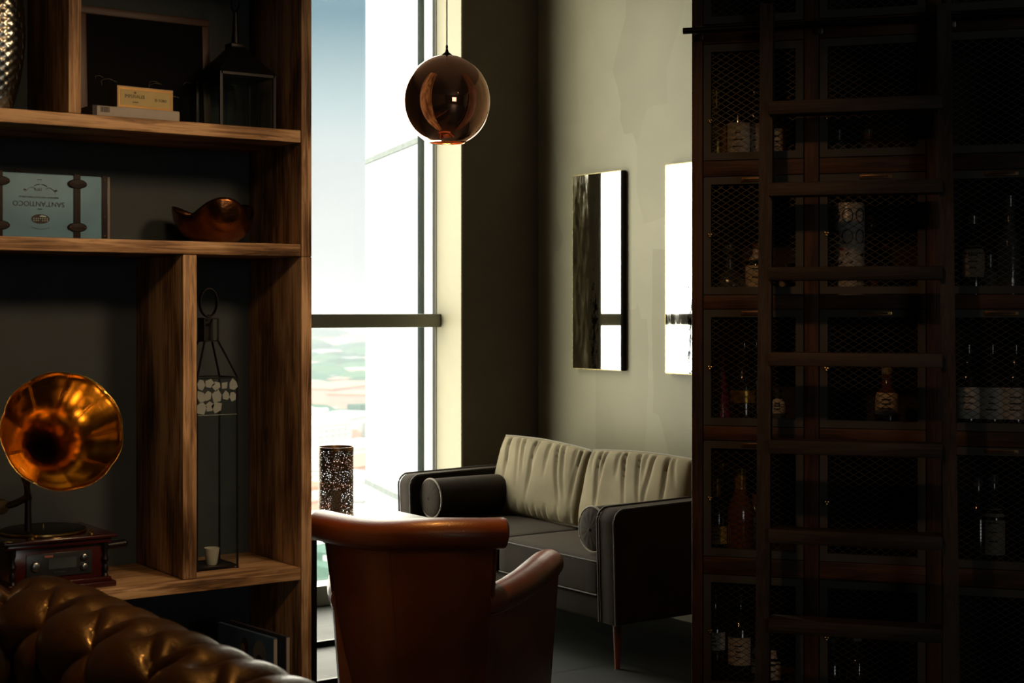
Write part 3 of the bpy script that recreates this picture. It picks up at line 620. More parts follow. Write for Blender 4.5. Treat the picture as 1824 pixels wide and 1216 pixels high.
for x in (-.075, .085): MB().lathe([(.0001, .142), (.008, .143), (.005, .148), (.006, .154), (.003, .158), (.0001, .159)], (x, -.120, 0), 14).build('control_knob', brass, gr)
MB().tube([(hw_-.004, -.05, .098), (hw_+.024, -.05, .098), (hw_+.028, -.05, .098), (hw_+.078, -.05, .100), (hw_+.084, -.05, .100)], [.004, .004, .0105, .0115, .007], 14).build('crank_handle', black, gr)
# horn: throat low left behind, mouth turned to the room
def gl(v): return Vector(v)-gr.location
mouth = gl(dep(112, 767, 3.72)); throat = gl(dep(66, 806, 3.98)); 
ax = (mouth-throat); Lh = ax.length; ax.normalize()
Rh = 107*3.72/FPX
qh = ax.to_track_quat('Z', 'Y').to_matrix().to_4x4()
prof = [(0, .0001), (0.001, .016), (.10, .019), (.22, .026), (.34, .036), (.46, .049), (.58, .066), (.68, .084), (.76, .102), (.82, .116), (.865, .1245), (.87, .1255), (.92, .136), (.97, .146), (1.0, Rh)]
NP = 9
def horn_f(a, j, r, z):
    w = abs(sin(a*NP/2)); k = 1+.020*w*(z/Lh)**2-.010*(z/Lh); return (r*k, z)
m = MB(); m.lathe([(r, t*Lh) for t, r in prof], throat, NP*16, qh, rf=horn_f); m.build('horn', hornm, gr, solid=.0012)
m = MB(); m.lathe([(.0001, .010), (.0158, .010), (.0158, .016), (.0001, .016)], throat, 24, qh); m.build('throat_shade_disc', pbr('throat_shade', (.004, .003, .002), .9, spec=.05), gr)  # black disc painting the dark of the throat over the elbow end
m = MB()
for k in range(NP):
    a = 2*pi*k/NP; pts = []
    for t, r in prof[4:]:
        rr = r*(1-.012*t)-.0008; pts.append(throat + (qh @ Vector((rr*cos(a), rr*sin(a), t*Lh))))
    for off in (-.0022, .0022):
        tv = qh @ Vector((-sin(a), cos(a), 0)); m.tube([p_+tv*off for p_ in pts], .0011, 5)
m.tube([throat+(qh @ Vector((.1262*cos(2*pi*k/72), .1262*sin(2*pi*k/72), .865*Lh))) for k in range(72)], .0016, 6, True)
m.build('horn_seam', hornm, gr)
t0 = throat; el0 = gl(dep(46, 850, 4.04)); el1 = gl(dep(50, 885, 4.05)); el2 = gl(dep(25, 897, 4.05)); el3 = gl(dep(2, 902, 4.04))
m = MB().tube([t0-ax*.002, t0-ax*.02, (t0-ax*.03+el0)/2, el0, el1, el2, el3], [.016, .016, .015, .0135, .012, .010, .009], 14); m.build('horn_elbow', pbr('aged_brass', (.22, .15, .06), .3, 1), gr)
MB().lathe([(.0001, -.012), (.018, -.011), (.021, -.004), (.021, .004), (.018, .011), (.0001, .012)], el3, 24, Matrix.Rotation(pi/2, 4, 'X')).build('sound_box', pbr('aged_brass', (.22, .15, .06)), gr)
MB().cyl((el1.x, el1.y, .142), (el1.x, el1.y, el1.z), .010, .008).build('horn_bracket', black, gr)

# ---- albums on the lowest visible compartment
def album(px, py, d, w, h, yaw, lean, col, name, label, art=None, th=.012):
    p = dep(px, py, d); t = thing(name, label, 'book', (p.x, p.y, .12), yaw); t.rotation_euler = (lean, 0, yaw)
    MB().box(0, w, 0, th, 0, h, .001).build('cover', col, t)
    MB().box(w-.002, w+.0015, .001, th-.001, .003, h-.003).build('page_block', pbr('page_edge', (.30, .27, .23), .8), t, smooth=False)
    return t
zt_ = dep(388, 1108, 4.22).z-.12
yw = math.atan2(-1, .62)
p0 = c2r((388-912)/FPX*4.26, 4.26); p1 = c2r((487-912)/FPX*4.05, 4.05); yaw = math.atan2(p1.y-p0.y, p1.x-p0.x); wA = (p1-p0).length
hA = dep(388, 1108, 4.26).z-.12
a1 = album(388, 1108, 4.26, wA, hA, yaw, 0, pbr('blue_album_cover', (.035, .075, .13), .5, 0, .3, 10), 'album', 'dark blue album cover with a dark haired figure, front one in the low compartment')
m = MB(); flat(m, [(.018*cos(t), .026*sin(t)) for t in [k*pi/10 for k in range(20)]], Matrix.Translation((wA*.50, -.0006, hA-.045)) @ STAND, .0004); m.build('printed_hair', ink, a1); m = MB(); flat(m, [(.02*cos(t), .03*sin(t)) for t in [k*pi/10 for k in range(20)]], Matrix.Translation((wA*.76, -.0006, hA-.085)) @ STAND, .0004); m.build('printed_hair', ink, a1)
m = MB(); flat(m, [(.011*cos(t), .018*sin(t)) for t in [k*pi/10 for k in range(20)]], Matrix.Translation((wA*.47, -.0011, hA-.054)) @ STAND, .0004); m.build('printed_face', pbr('print_skin', (.20, .12, .08), .6), a1)
m = MB(); flat(m, [(-.035, -.10), (.035, -.10), (.033, -.01), (.015, .018), (-.012, .018), (-.03, -.005)], Matrix.Translation((wA*.76, -.0003, hA-.035)) @ STAND, .0003); m.build('printed_coat', pbr('print_grey', (.17, .18, .20), .6), a1)
off = c2r(.012, .03)
p2 = p0+c2r(.02, .045); a2 = album(388, 1108, 4.26, wA+.012, hA-.003, yaw, 0, pbr('dark_album_cover', (.02, .02, .035), .5), 'album', 'dark album with pale page edge, rear one in the low compartment'); a2.location = (p2.x, p2.y, .12)

# ================================================================== BAR CABINET
CO = dep(1231.5, 550, 4.5); wv = c2r(.957, -.290); cyaw = math.atan2(wv.y, wv.x)
cb = thing('bar_cabinet', 'tall dark wood bar cabinet with wire mesh doors in grey frames', 'cabinet', (CO.x, CO.y, 0), cyaw)
CMI = Matrix.LocRotScale(cb.location, cb.rotation_euler, None).inverted()
def cpt(px, py, y=0):   # place on a plane parallel to the cabinet face
    r3 = CMI.to_3x3() @ ray(px, py); o3 = CMI @ Vector((0, 0, CZ)); return o3 + r3*((y-o3.y)/r3.y)
CW = 1.46; CH = 3.3; CD = .36
edges_x = [cpt(1252, 550).x, cpt(1432, 550).x, cpt(1459, 550).x, cpt(1650, 550).x]
cp_x = [(edges_x[0], edges_x[1]), (edges_x[2], edges_x[3])]
pitch = edges_x[2]-edges_x[0]
cp_x.append((edges_x[3]+(edges_x[2]-edges_x[1]), edges_x[3]+(edges_x[2]-edges_x[1])+edges_x[3]-edges_x[2])); cp_x.append((cp_x[2][0]+pitch, cp_x[2][1]+pitch))
CW = cp_x[3][1]+.035
z_of = lambda py: cpt(1252, py).z
rows = [(z_of(py1), z_of(py0)) for py0, py1 in ((-156, 45), (79, 287), (314.5, 525.5), (550, 757.7), (783, 990), (1021, 1226))]
rows.append((rows[-1][0]-.392, rows[-1][1]-.392))
rows = [(-156, rows[0])] and rows
# carcass: uprights, rails and shelves, back
ux = [(0, cp_x[0][0])]+[(cp_x[i][1], cp_x[i+1][0]) for i in range(3)]+[(cp_x[3][1], CW)]
for a, b in ux: MB().box(a+.001, b-.001, 0, CD, 0, CH, .0025).build('upright', cab_z, cb)
def zrail(i): return (rows[i+1][1], rows[i][0])
for (a, b) in cp_x:
    for i in range(len(rows)-1):
        lo, hi = zrail(i); MB().box(a+.001, b-.001, .002, CD-.02, lo, hi, .002).build('shelf', cab_x, cb)
    MB().box(a+.001, b-.001, .002, CD-.02, 0, rows[-1][0], .002).build('plinth', cab_x, cb); MB().box(a+.001, b-.001, .002, CD-.02, rows[0][1], CH, .002).build('top_rail', cab_x, cb)
MB().box(0, CW, CD-.02, CD, 0, CH).build('back_panel', pbr('cabinet_back', (.02, .010, .007), .7), cb, smooth=False)
# doors
FR = .022
def mesh_pattern(w, h):
    m = MB(); dx, dz = .0300, .0185; wr = .0011
    n = int(w/dx+h/dz)+3
    for sgn in (1, -1):
        for k in range(-n, n+1):
            pts = []
            # line: z = sgn*(dz/dx)*(x - k*dx) in [0,w]x[0,h]
            g = sgn*dz/dx; x0 = k*dx
            ts = []
            for X in (0, w):
                z = g*(X-x0)
                if -1e-9 <= z <= h+1e-9: ts.append((X, z))
            for Z in (0, h):
                X = x0+Z/g
                if -1e-9 < X < w+1e-9: ts.append((X, Z))
            ts = sorted(set((round(a, 5), round(b, 5)) for a, b in ts))
            if len(ts) < 2: continue
            a, b = ts[0], ts[-1]
            if abs(a[0]-b[0]) < .004: continue
            m.tube([(a[0], 0, a[1]), (b[0], 0, b[1])], (wr, .0006), 4, caps=False, up=(0, 1, 0))
    return m
for ci, (a, b) in enumerate(cp_x):
    for ri, (lo, hi) in enumerate(rows):
        a_, b_, l_, h_ = a+.002, b-.002, lo+.002, hi-.002
        m = MB()
        M0 = (0, 0)
        out_ = [(a_, l_), (b_, l_), (b_, h_), (a_, h_)]; inn = [(a_+FR, l_+FR), (b_-FR, l_+FR), (b_-FR, h_-FR), (a_+FR, h_-FR)]
        vs = [Vector((x, y, z)) for y in (.001, .019) for x, z in out_] + [Vector((x, y, z)) for y in (.001, .019) for x, z in inn]
        fs = []
        for k in range(4):
            k2 = (k+1) % 4; fs += [(k, k2, 8+k2, 8+k), (4+k, 4+k2, 12+k2, 12+k), (k, k2, 4+k2, 4+k), (8+k, 8+k2, 12+k2, 12+k)]
        m._add(vs, fs); dr = m.build('door', grey_frame, cb, smooth=False)
        mp = mesh_pattern(b_-a_-2*FR+.004, h_-l_-2*FR+.004); mp.bm.transform(Matrix.Translation((a_+FR-.002, .012, l_+FR-.002))); mp.build('mesh_panel', pbr('mesh_wire', (.10, .095, .085), .45, .7), dr, smooth=False)
        # trefoil brass knob low on the left rail
        if ri < 7:
            kz = {1: .116, 2: .175, 3: .170, 4: .170}.get(ri, .17); kx = a_+FR*.7+.004
            m = MB()
            for q in range(3): m.lathe([(.0001, .007), (.0028, .006), (.0036, .003), (.003, 0)], (0, 0, 0), 8, Matrix.Translation((kx+.0042*cos(q*2.09+.5), 0, l_+kz+.0042*sin(q*2.09+.5))) @ Matrix.Rotation(pi/2, 4, 'X'))
            m.cyl((kx, .001, l_+kz), (kx, -.004, l_+kz), .002); m.build('knob', brass, dr)
        if ri in (2, 3, 4):
            cxp = (a_+b_)/2+.01
            plm = brass if (ri, ci) == (3, 1) else pbr('tarnished_brass', (.16, .09, .04), .4, .7)
            pl = MB().box(cxp-.045, cxp+.045, -.002, .001, h_-.017, h_-.004, .0012).build('name_plate', plm, dr)
            mm = MB(); random.seed(ci*10+ri); x = cxp-.036
            while x < cxp+.034:
                w_ = random.uniform(.002, .004); mm.box(x, x+w_, -.0028, -.002, h_-.013+random.uniform(0, .001), h_-.0075); x += w_+.0012
            mm.build('plate_engraving', ink, dr, smooth=False)
# rail for the ladder
rz = cpt(1300, 56).z
rl = thing('ladder_rail', 'black metal rail for the ladder fixed across the cabinet front', 'rail', (CO.x, CO.y, rz), cyaw)
MB().tube([(-.016, -.045, 0), (CW, -.045, 0)], .0095, 16).build('bar', black, rl)
for x in (.022, .37, .74, 1.1): MB().box(x-.009, x+.009, -.045, .0, -.006, .006, .001).box(x-.014, x+.014, -.004, .0, -.022, .022, .001).build('bracket', pbr('bracket_steel', (.12, .10, .09), .35, 1), rl)
# ladder leaning on the rail
ylt, ylb = -.075, -.30
def ladpt(px, py):   # on the leaning ladder plane
    r3 = CMI.to_3x3() @ ray(px, py); o3 = CMI @ Vector((0, 0, CZ)); k = (ylt-ylb)/rz   # y = ylb + k*z
    t = (ylb + k*o3.z - o3.y)/(r3.y - k*r3.z); return o3 + r3*t
Pl0, Pl1 = ladpt(1367, 60), ladpt(1359, 1216); Pr0, Pr1 = ladpt(1682, 60), ladpt(1697, 1216)
ld = thing('library_ladder', 'dark wooden library ladder leaning on the rail in front of the cabinet', 'ladder', (CO.x, CO.y, 0), cyaw)
def stile(p0_, p1_):
    d = (p1_-p0_); bot = p0_+d*(p0_.z/(p0_.z-p1_.z)); top = p0_-d*.045; m = MB()
    m.tube([bot+Vector((0, 0, .0)), top], (.0185, .022), 4, up=(0, 1, 0)); return m
# square section 37 mm wide: corner radius scaled
for a, b in ((Pl0, Pl1), (Pr0, Pr1)):
    d = (b-a); bot = a+d*(a.z/(a.z-b.z)); top = a-d*.045
    m = MB(); m.tube([bot, top], (.0265, .031), 4, up=(0, 1, 0)); m.build('stile', lad_z, ld, smooth=False)
for py in (190, 336, 487, 640, 797, 957, 1118, 1285):
    a, b = ladpt(1372, py), ladpt(1680, py); zc = (a.z+b.z)/2; yc = (a.y+b.y)/2
    MB().box(a.x, b.x, yc-.045, yc+.030, zc-.019, zc+.019, .003).build('rung', lad_x, ld)
for a in (Pl0, Pr0):
    MB().tube([(a.x, -.070, rz-.03), (a.x, -.070, rz+.02), (a.x, -.055, rz+.045), (a.x, -.03, rz+.03), (a.x, -.028, rz+.012)], .005, 8).build('hook', pbr('bracket_steel', (.12, .1, .09)), ld)

# bottles
glasses = {'dark': pbr('bottle_dark', (.008, .010, .008), .06, 0, coat=.6), 'gold': pbr('bottle_gold', (.42, .25, .04), .22, .7, .6, 60), 'red': pbr('bottle_red', (.14, .008, .02), .12, 0, .5, 50, .5, 90, coat=.6),
           'clear': pbr('bottle_clear', (.06, .07, .07), .08, 0, .3, 20, .2, 60, coat=.8), 'amber': pbr('bottle_amber', (.12, .045, .012), .1, 0, coat=.7), 'white': pbr('bottle_white', (.42, .42, .39), .3)}
labs = {'cream': pbr('label_cream', (.50, .42, .30), .7), 'white': pbr('label_white', (.52, .52, .48), .7), 'yellow': pbr('label_yellow', (.52, .40, .15), .6), 'red': pbr('label_red', (.30, .05, .035), .6), 'tan': pbr('label_tan', (.30, .25, .19), .7), 'gold': glasses['gold']}
def shape(kind, h, r):
    return {'wine': [(0, 0), (r, 0), (r, h*.60), (r*.85, h*.66), (r*.38, h*.74), (r*.34, h*.97), (r*.40, h*.975), (r*.40, h), (0, h)],
            'champ': [(0, 0), (r, 0), (r, h*.48), (r*.85, h*.58), (r*.42, h*.76), (r*.34, h*.95), (r*.42, h*.96), (r*.42, h), (0, h)],
            'decanter': [(0, 0), (r*.8, 0), (r, h*.10), (r, h*.30), (r*.7, h*.44), (r*.25, h*.52), (r*.24, h*.72), (r*.34, h*.74), (r*.2, h*.78), (r*.42, h*.88), (r*.25, h*.97), (0, h)],
            'cone': [(0, 0), (r, 0), (r*.96, h*.2), (r*.55, h*.65), (r*.36, h*.86), (r*.45, h*.9), (r*.3, h*.97), (0, h)],
            'squat': [(0, 0), (r, 0), (r, h*.55), (r*.7, h*.65), (r*.4, h*.7), (r*.4, h), (0, h)],
            'tin': [(0, 0), (r, 0), (r, h*.985), (r*.97, h), (0, h)],
            'tall': [(0, 0), (r, 0), (r, h*.52), (r*.8, h*.6), (r*.45, h*.66), (r*.42, h*.98), (0, h)]}[kind]
bspecs = [
 (1, 1274, 163, 'champ', 'gold', 'gold', (.12, .30), 'gold', 'gold foiled bottle with gold neck, leftmost on the top lit cabinet shelf'),
 (1, 1296, 185, 'wine', 'dark', 'red', (.30, .42), 'dark', 'slim dark bottle with small red label right of the gold foiled bottle'),
 (1, 1317, 148, 'wine', 'dark', 'white', (.08, .50), 'dark', 'dark wine bottle with tall white label on the top lit shelf left of ladder'),
 (1, 1344, 148, 'wine', 'dark', 'cream', (.10, .50), 'dark', 'dark bottle with peach cream label touching the ladder stile on the top lit shelf'),
 (1, 1385, 190, 'wine', 'dark', 'white', (.15, .60), 'dark', 'dark bottle with white label just right of the ladder stile, top lit shelf'),
 (1, 1406, 168, 'wine', 'red', 'red', (.10, .50), 'red', 'slim bottle with dull red label, rightmost on the top lit shelf of first column'),
 (1, 1494, 236, 'squat', 'clear', None, None, 'clear', 'small clear bottle, left of two in the top cabinet of second column'),
 (1, 1546, 234, 'squat', 'amber', None, None, 'clear', 'small brownish bottle, right of two in the top cabinet of second column'),
 (2, 1299, 437, 'decanter', 'clear', None, None, 'clear', 'round cut glass decanter with stopper in the second cabinet row'),
 (2, 1349, 434, 'wine', 'dark', 'cream', (.10, .92), 'amber', 'bottle with tall peach label half behind the ladder stile in second cabinet row'),
 (2, 1408, 470, 'squat', 'amber', 'tan', (.10, .5), 'white', 'small squat bottle with pale cap low behind a ladder rung, second cabinet row'),
 (2, 1550, 385, 'decanter', 'amber', None, None, 'red', 'amber decanter bottle beside the white ringed tin'),
 (2, 1577, 435, 'squat', 'dark', None, None, 'red', 'small dark bottle right of the amber decanter bottle'),
 (2, 1733, 385, 'tall', 'dark', 'tan', (.22, .62), 'clear', 'dark bottle with oval tan label in the third column right of the ladder'),
 (2, 1763, 455, 'squat', 'clear', None, None, 'clear', 'short clear bottle right of the bottle with oval tan label'),
 (2, 1798, 350, 'tall', 'clear', None, None, 'clear', 'tallest clear bottle near the right edge of the second cabinet row'),
 (3, 1283, 636, 'cone', 'red', None, None, 'red', 'conical red glass bottle with sparkling bumps in the third cabinet row'),
 (3, 1324, 612, 'champ', 'dark', 'gold', (.26, .42), 'dark', 'dark bottle with coiled gold band beside the red conical bottle'),
 (3, 1346, 610, 'wine', 'dark', 'white', (.10, .52), 'dark', 'dark bottle with white label touching the ladder stile, third cabinet row'),
 (3, 1386, 690, 'squat', 'clear', 'white', (.30, .7), 'clear', 'small bottle with white label right of the ladder stile, third cabinet row'),
 (3, 1580, 655, 'tall', 'amber', 'cream', (.20, .58), 'tan', 'bottle with square pale label in the middle of second column, third row'),
 (3, 1724, 615, 'wine', 'dark', 'white', (.12, .50), 'dark', 'dark wine bottle with large pale label, left of three alike at far right'),
 (3, 1766, 615, 'wine', 'dark', 'white', (.12, .50), 'dark', 'dark wine bottle with large pale label, middle of three alike at far right'),
 (3, 1808, 615, 'wine', 'dark', 'white', (.12, .50), 'dark', 'dark wine bottle with large pale label, right of three alike at far right'),
 (4, 1276, 853, 'wine', 'dark', 'yellow', (.10, .35), 'gold', 'dark bottle with yellow label and amber capsule, leftmost in the fourth cabinet row'),
 (4, 1286, 826, 'champ', 'dark', None, None, 'gold', 'gold necked bottle standing behind the yellow labelled bottle'),
 (4, 1319, 835, 'champ', 'amber', None, None, 'gold', 'brown bottle with shining gold neck in middle of fourth cabinet row'),
 (4, 1345, 880, 'wine', 'amber', 'tan', (.2, .6), 'amber', 'brown bottle behind the left ladder stile in the fourth cabinet row'),
 (4, 1741, 850, 'tall', 'dark', None, None, 'clear', 'dark bottle, left of two in the third column of the fourth row'),
 (4, 1769, 845, 'tall', 'dark', 'tan', (.10, .62), 'clear', 'dark bottle with tall tan label, right of two in the fourth row'),
 (5, 1273, 1057, 'wine', 'dark', 'white', (.36, .57), 'dark', 'dark bottle with small white label, leftmost in the lowest cabinet row'),
 (5, 1318, 1058, 'wine', 'dark', 'cream', (.20, .52), 'dark', 'dark bottle with wide cream label left of ladder in the lowest cabinet row'),
 (5, 1345, 1140, 'squat', 'dark', 'tan', (.15, .8), 'dark', 'bottle with dim tan label behind the ladder stile in the lowest cabinet row'),
 (5, 1378, 1150, 'squat', 'dark', 'white', (.12, .9), 'dark', 'bottle with white label just right of the ladder stile in the lowest row'),
 (5, 1482, 1135, 'tall', 'dark', None, None, 'clear', 'dark bottle, left of two in the lowest visible cabinet of second column'),
 (5, 1526, 1130, 'tall', 'dark', None, None, 'white', 'dark bottle with pale cap, right of two in lowest second column cabinet'),
]
grp = 'bottles in the mesh fronted bar cabinet'
for i, (ri, px, pyt, kind, gm, lm_, lz, capm, label) in enumerate(bspecs):
    yb = {1286: .225, 1550: .22, 1346: .215, 1344: .20, 1345: .19, 1296: .20}.get(px, .13)
    ptp = cpt(px, pyt, yb); z0 = rows[ri][0]+.0005; h = max(.09, min(.33, ptp.z-z0))
    r = {'wine': .036, 'champ': .040, 'decanter': .052, 'cone': .036, 'squat': .034, 'tin': .05, 'tall': .035}[kind]
    if px in (1296, 1385, 1406): r = .022
    if px in (1286, 1345, 1344, 1346): r = .028
    if px in (1577, 1763, 1494, 1386, 1378): r = .024
    wp = cb.matrix_basis @ Vector((ptp.x, yb, z0))
    wp = Matrix.LocRotScale(cb.location, cb.rotation_euler, None) @ Vector((ptp.x, yb, z0))
    t = thing('glass_bottle', label, 'bottle', wp, cyaw+pi, grp)     # local -y away
    pr = shape(kind, h, r)
    MB().lathe([(max(a, .0001), b) for a, b in pr], (0, 0, 0), 26).build('glass_body', glasses[gm], t, angle=50)
    cr0 = pr[-2][0]+.0012
    MB().lathe([(.0001, h+.002), (cr0, h+.002), (cr0, h*.90 if capm != 'gold' else h*.76), (cr0*.98, h*.90 if capm != 'gold' else h*.76)], (0, 0, 0), 18).build('cap', {'gold': glasses['gold'], 'dark': glasses['dark'], 'clear': glasses['clear'], 'red': labs['red'], 'amber': glasses['amber'], 'white': labs['white'], 'tan': labs['tan']}[capm], t)
    if lm_:
        m = MB(); la_, lb_ = lz
        def rad_at(z):
            for (r0, za), (r1, zb) in zip(pr[:-1], pr[1:]):
                if za <= z <= zb and zb > za: return r0+(r1-r0)*(z-za)/(zb-za)
            return r
        m.grid(lambda u, v: ((rad_at((la_+(lb_-la_)*v)*h)+.0006)*cos(pi*(.12+.76*u)), (rad_at((la_+(lb_-la_)*v)*h)+.0006)*sin(pi*(.12+.76*u)), (la_+(lb_-la_)*v)*h), 20, 8)
        lo_ = m.build('paper_label', labs[lm_], t)
        if lm_ != 'gold':
            mm = MB(); random.seed(i)
            for k in range(3):
                zc = (la_+(lb_-la_)*(.3+.2*k))*h; wd = random.uniform(.2, .45); rz_ = rad_at(zc)+.0012
                mm.grid(lambda u, v: (rz_*cos(pi/2+wd*(u-.5)*2), rz_*sin(pi/2+wd*(u-.5)*2), zc+(v-.5)*.004), 8, 2)
            mm.build('label_print', ink, t, smooth=False)
# white tin with black rings
ptp = cpt(1512, 362, .13); z0 = rows[2][0]+.0005; wp = Matrix.LocRotScale(cb.location, cb.rotation_euler, None) @ Vector((ptp.x, .13, z0)); h = ptp.z-z0
t = thing('gift_tin', 'white cylindrical tin with black ring marks in second column of second cabinet row', 'tin', wp, cyaw+pi)
MB().lathe([(.0001, 0), (.046, 0), (.046, h*.985), (.044, h), (.0001, h)], (0, 0, 0), 40).build('body', glasses['white'], t)
m = MB()
for col in (-.85, .0, .85):
    for zz in (h*.86, h*.63):
        m = MB(); m.tube([(.0468*cos(pi/2+col+.32*cos(q)), .0468*sin(pi/2+col+.32*cos(q)), zz+.020*sin(q)) for q in [k*pi/12 for k in range(24)]], (.0035, .0012), 6, True); m.build('ring_print', ink, t)
m = MB()
for k in range(16):
    a = pi/2+random.uniform(-1.2, 1.2); zz = random.uniform(.1, .45)*h; m.tube([(.0466*cos(a), .0466*sin(a), zz), (.0466*cos(a+.2), .0466*sin(a+.2), zz+.008)], .003, 4)
m.build('speckle_print', ink, t)
m = MB(); m.grid(lambda u, v: (.0472*cos(1.35-.5*u), .0472*sin(1.35-.5*u), h*.48+.006*v+.004*u), 8, 2); m.build('red_mark', labs['red'], t)

# ================================================================== MIRRORS
def mirror(pxl, pxr, name, label, left_edge=None):
    XF = XM-.030
    a = onX(pxl, 500, XF).y; 
    b = a-.400
    z1 = onX(1020, 313, XF).z; z0 = onX(1020, 656, XF).z
    mr = thing(name, label, 'mirror', (XM-.001, (a+b)/2, z0), 0, 'tall wall mirrors')
    hwm = (a-b)/2; H = z1-z0
    MB().box(-.026, 0, -hwm, hwm, 0, H, .001).build('frame', black, mr, smooth=False)
    g = MB().box(-.0305, -.0262, -hwm+.004, hwm-.002, .003, H-.003, .0015).build('mirror_glass', mirror_m, mr, smooth=False)
    m = MB()
    m.box(-.031, -.026, hwm-.0035, hwm+.0005, 0, H).box(-.031, -.026, -hwm, hwm, -.0005, .003).box(-.031, -.026, -hwm, hwm, H-.003, H+.0005); m.build('gilt_edge', pbr('worn_gilt', (.42, .36, .16), .4, .7, .5, 60), mr, smooth=False)
mirror(1020, 1114, 'wall_mirror', 'tall narrow foxed mirror, left one, nearer the dark corner')
mirror(1185, 1228, 'wall_mirror', 'tall narrow mirror, right one, half hidden behind the bar cabinet')

# ================================================================== PENDANT
pd = 4.95; pc = dep(796, 180, pd); R = 76.5*pd/FPX
pdl = thing('pendant_lamp', 'mirrored copper globe pendant lamp hanging in front of the window', 'pendant lamp', (pc.x, pc.y, pc.z))
a0, a1 = radians(7), radians(180-24)
MB().lathe([(R*sin(a0+(a1-a0)*k/40), R*1.06*cos(a0+(a1-a0)*k/40)) for k in range(41)], (0, 0, 0), 64).build('globe', copper, pdl, solid=.002)
MB().lathe([(.0001, R+.022), (.004, R+.021), (.006, R+.012), (.016, R+.004), (.021, R-.001), (.020, R-.006), (.0001, R-.006)], (0, 0, R*.055), 24).build('cap', black, pdl)
MB().lathe([(.003, R+.02), (.0045, R+.03), (.002, R+.036)], (0, 0, R*.055), 12).build('cable_gland', black, pdl)
MB().tube([(0, 0, R*1.05+.02), (0, 0, HC-pc.z)], .0022, 8).build('cable', pbr('white_cord', (.62, .60, .52), .5), pdl)
MB().cyl((0, 0, R*.55), (0, 0, R), .018).build('socket', black, pdl)
MB().lathe([(.0001, -.03), (.02, -.024), (.029, -.002), (.02, .02), (.012, .04), (.012, .05)], (0, 0, .01), 24).build('bulb', pbr('bulb_glow', (1, .8, .5), .4, emit=((1, .55, .20), 14)), pdl)
pl = bpy.data.lights.new('pendant_light', 'SPOT'); pl.energy = 55; pl.color = (1, .42, .10); pl.spot_size = radians(70); pl.spot_blend = .7; pl.shadow_soft_size = .028
po = bpy.data.objects.new('pendant_light', pl); COL.objects.link(po); po.parent = pdl; po.location = (0, 0, -R*.5)

# ================================================================== VELVET SOFA
SX0, SX1 = 3.885, 4.775; SY0, SY1 = 4.785, 6.485; AT = .115
zArm, zLeg = .665, .195
sf = thing('velvet_sofa', 'two seat taupe velvet sofa with piped square arms and tapered wooden legs', 'sofa', (SX0, (SY0+SY1)/2, 0))
def arm(y0, y1):
    m = MB()
    n = 10; r = .055; prof_ = []
    # side outline in x-z with rounded front top corner
    def pt(k):
        a = pi/2+pi/2*k/n; return (SX0+r+r*cos(a), zArm-r+r*sin(a))
    outl = [(SX0+.012, zLeg)]+[pt(n-k) for k in range(n+1)]+[(SX1-.10, zArm+.012), (SX1-.02, zArm+.012), (SX1-.02, zLeg)]
    N = len(outl); ys = [y0+.012, y0, y1, y1-.012]
    vs = []
    bev = .012
    cx_ = (SX0+SX1)/2; cz_ = (zArm+zLeg)/2
    for yi, yy in enumerate((y0, y0+bev*.3, y0+bev, y1-bev, y1-bev*.3, y1)):
        ins = (bev, bev*.3, 0, 0, bev*.3, bev)[yi]
        for x, z in outl: vs.append(Vector((x+(ins if x < cx_ else -ins), yy, z+(ins if z < cz_ else -ins))))
    fs = [tuple(range(N)), tuple(5*N+k for k in range(N))[::-1]]
    for k in range(5):
        for j in range(N): fs.append((k*N+j, k*N+(j+1) % N, (k+1)*N+(j+1) % N, (k+1)*N+j))
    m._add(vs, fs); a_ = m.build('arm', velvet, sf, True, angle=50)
    m = MB()
    for yy in (y0+.003, y1-.003): m.tube([(x-(.003 if x < cx_ else 0), yy, z+(.002 if z > cz_ else 0)) for x, z in outl[:-1]], .0045, 6)
    pi_ = m.build('arm_piping', piping, a_); Mi = Matrix.Translation(-sf.location); pi_.data.transform(Mi)
arm(SY0, SY0+AT); arm(SY1-AT, SY1)
ia, ib_ = SY0+AT, SY1-AT; ym = (ia+ib_)/2
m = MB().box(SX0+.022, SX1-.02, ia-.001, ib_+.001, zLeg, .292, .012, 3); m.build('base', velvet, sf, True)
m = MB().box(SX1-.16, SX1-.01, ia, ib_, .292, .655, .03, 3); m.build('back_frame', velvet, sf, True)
for y0, y1 in ((ia+.003, ym-.003), (ym+.003, ib_-.003)):
    m = MB()
    def sc_(u, v, y0=y0, y1=y1):
        # closed loop around x-z section, swept in y
        return None
    m.box(SX0+.008, SX1-.15, y0, y1, .294, .448, .02, 4)
    bmesh.ops.subdivide_edges(m.bm, edges=[e for e in m.bm.edges if e.calc_length() > .2], cuts=14, use_grid_fill=True)
    for v in m.bm.verts:
        fx = (v.co.x-SX0)/(SX1-.15-SX0); fyy = (v.co.y-y0)/(y1-y0)
        if v.co.z > .43: v.co.z += .016*max(0, sin(pi*fyy))**.5*max(0, sin(pi*min(1, max(0, fx))))**.5+.002*noise.noise(v.co*9)
        if v.co.x < SX0+.02: v.co.x += .006*noise.noise(v.co*6)
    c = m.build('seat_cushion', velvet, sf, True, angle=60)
    m = MB()
    for zz in (.303, .441): m.tube([(SX0+.010, y0+.01, zz), (SX0+.008, y0+.05, zz), (SX0+.008, y1-.05, zz), (SX0+.010, y1-.01, zz)], .003, 6)
    pp = m.build('cushion_piping', piping, c); pp.data.transform(Matrix.Translation(-sf.location))
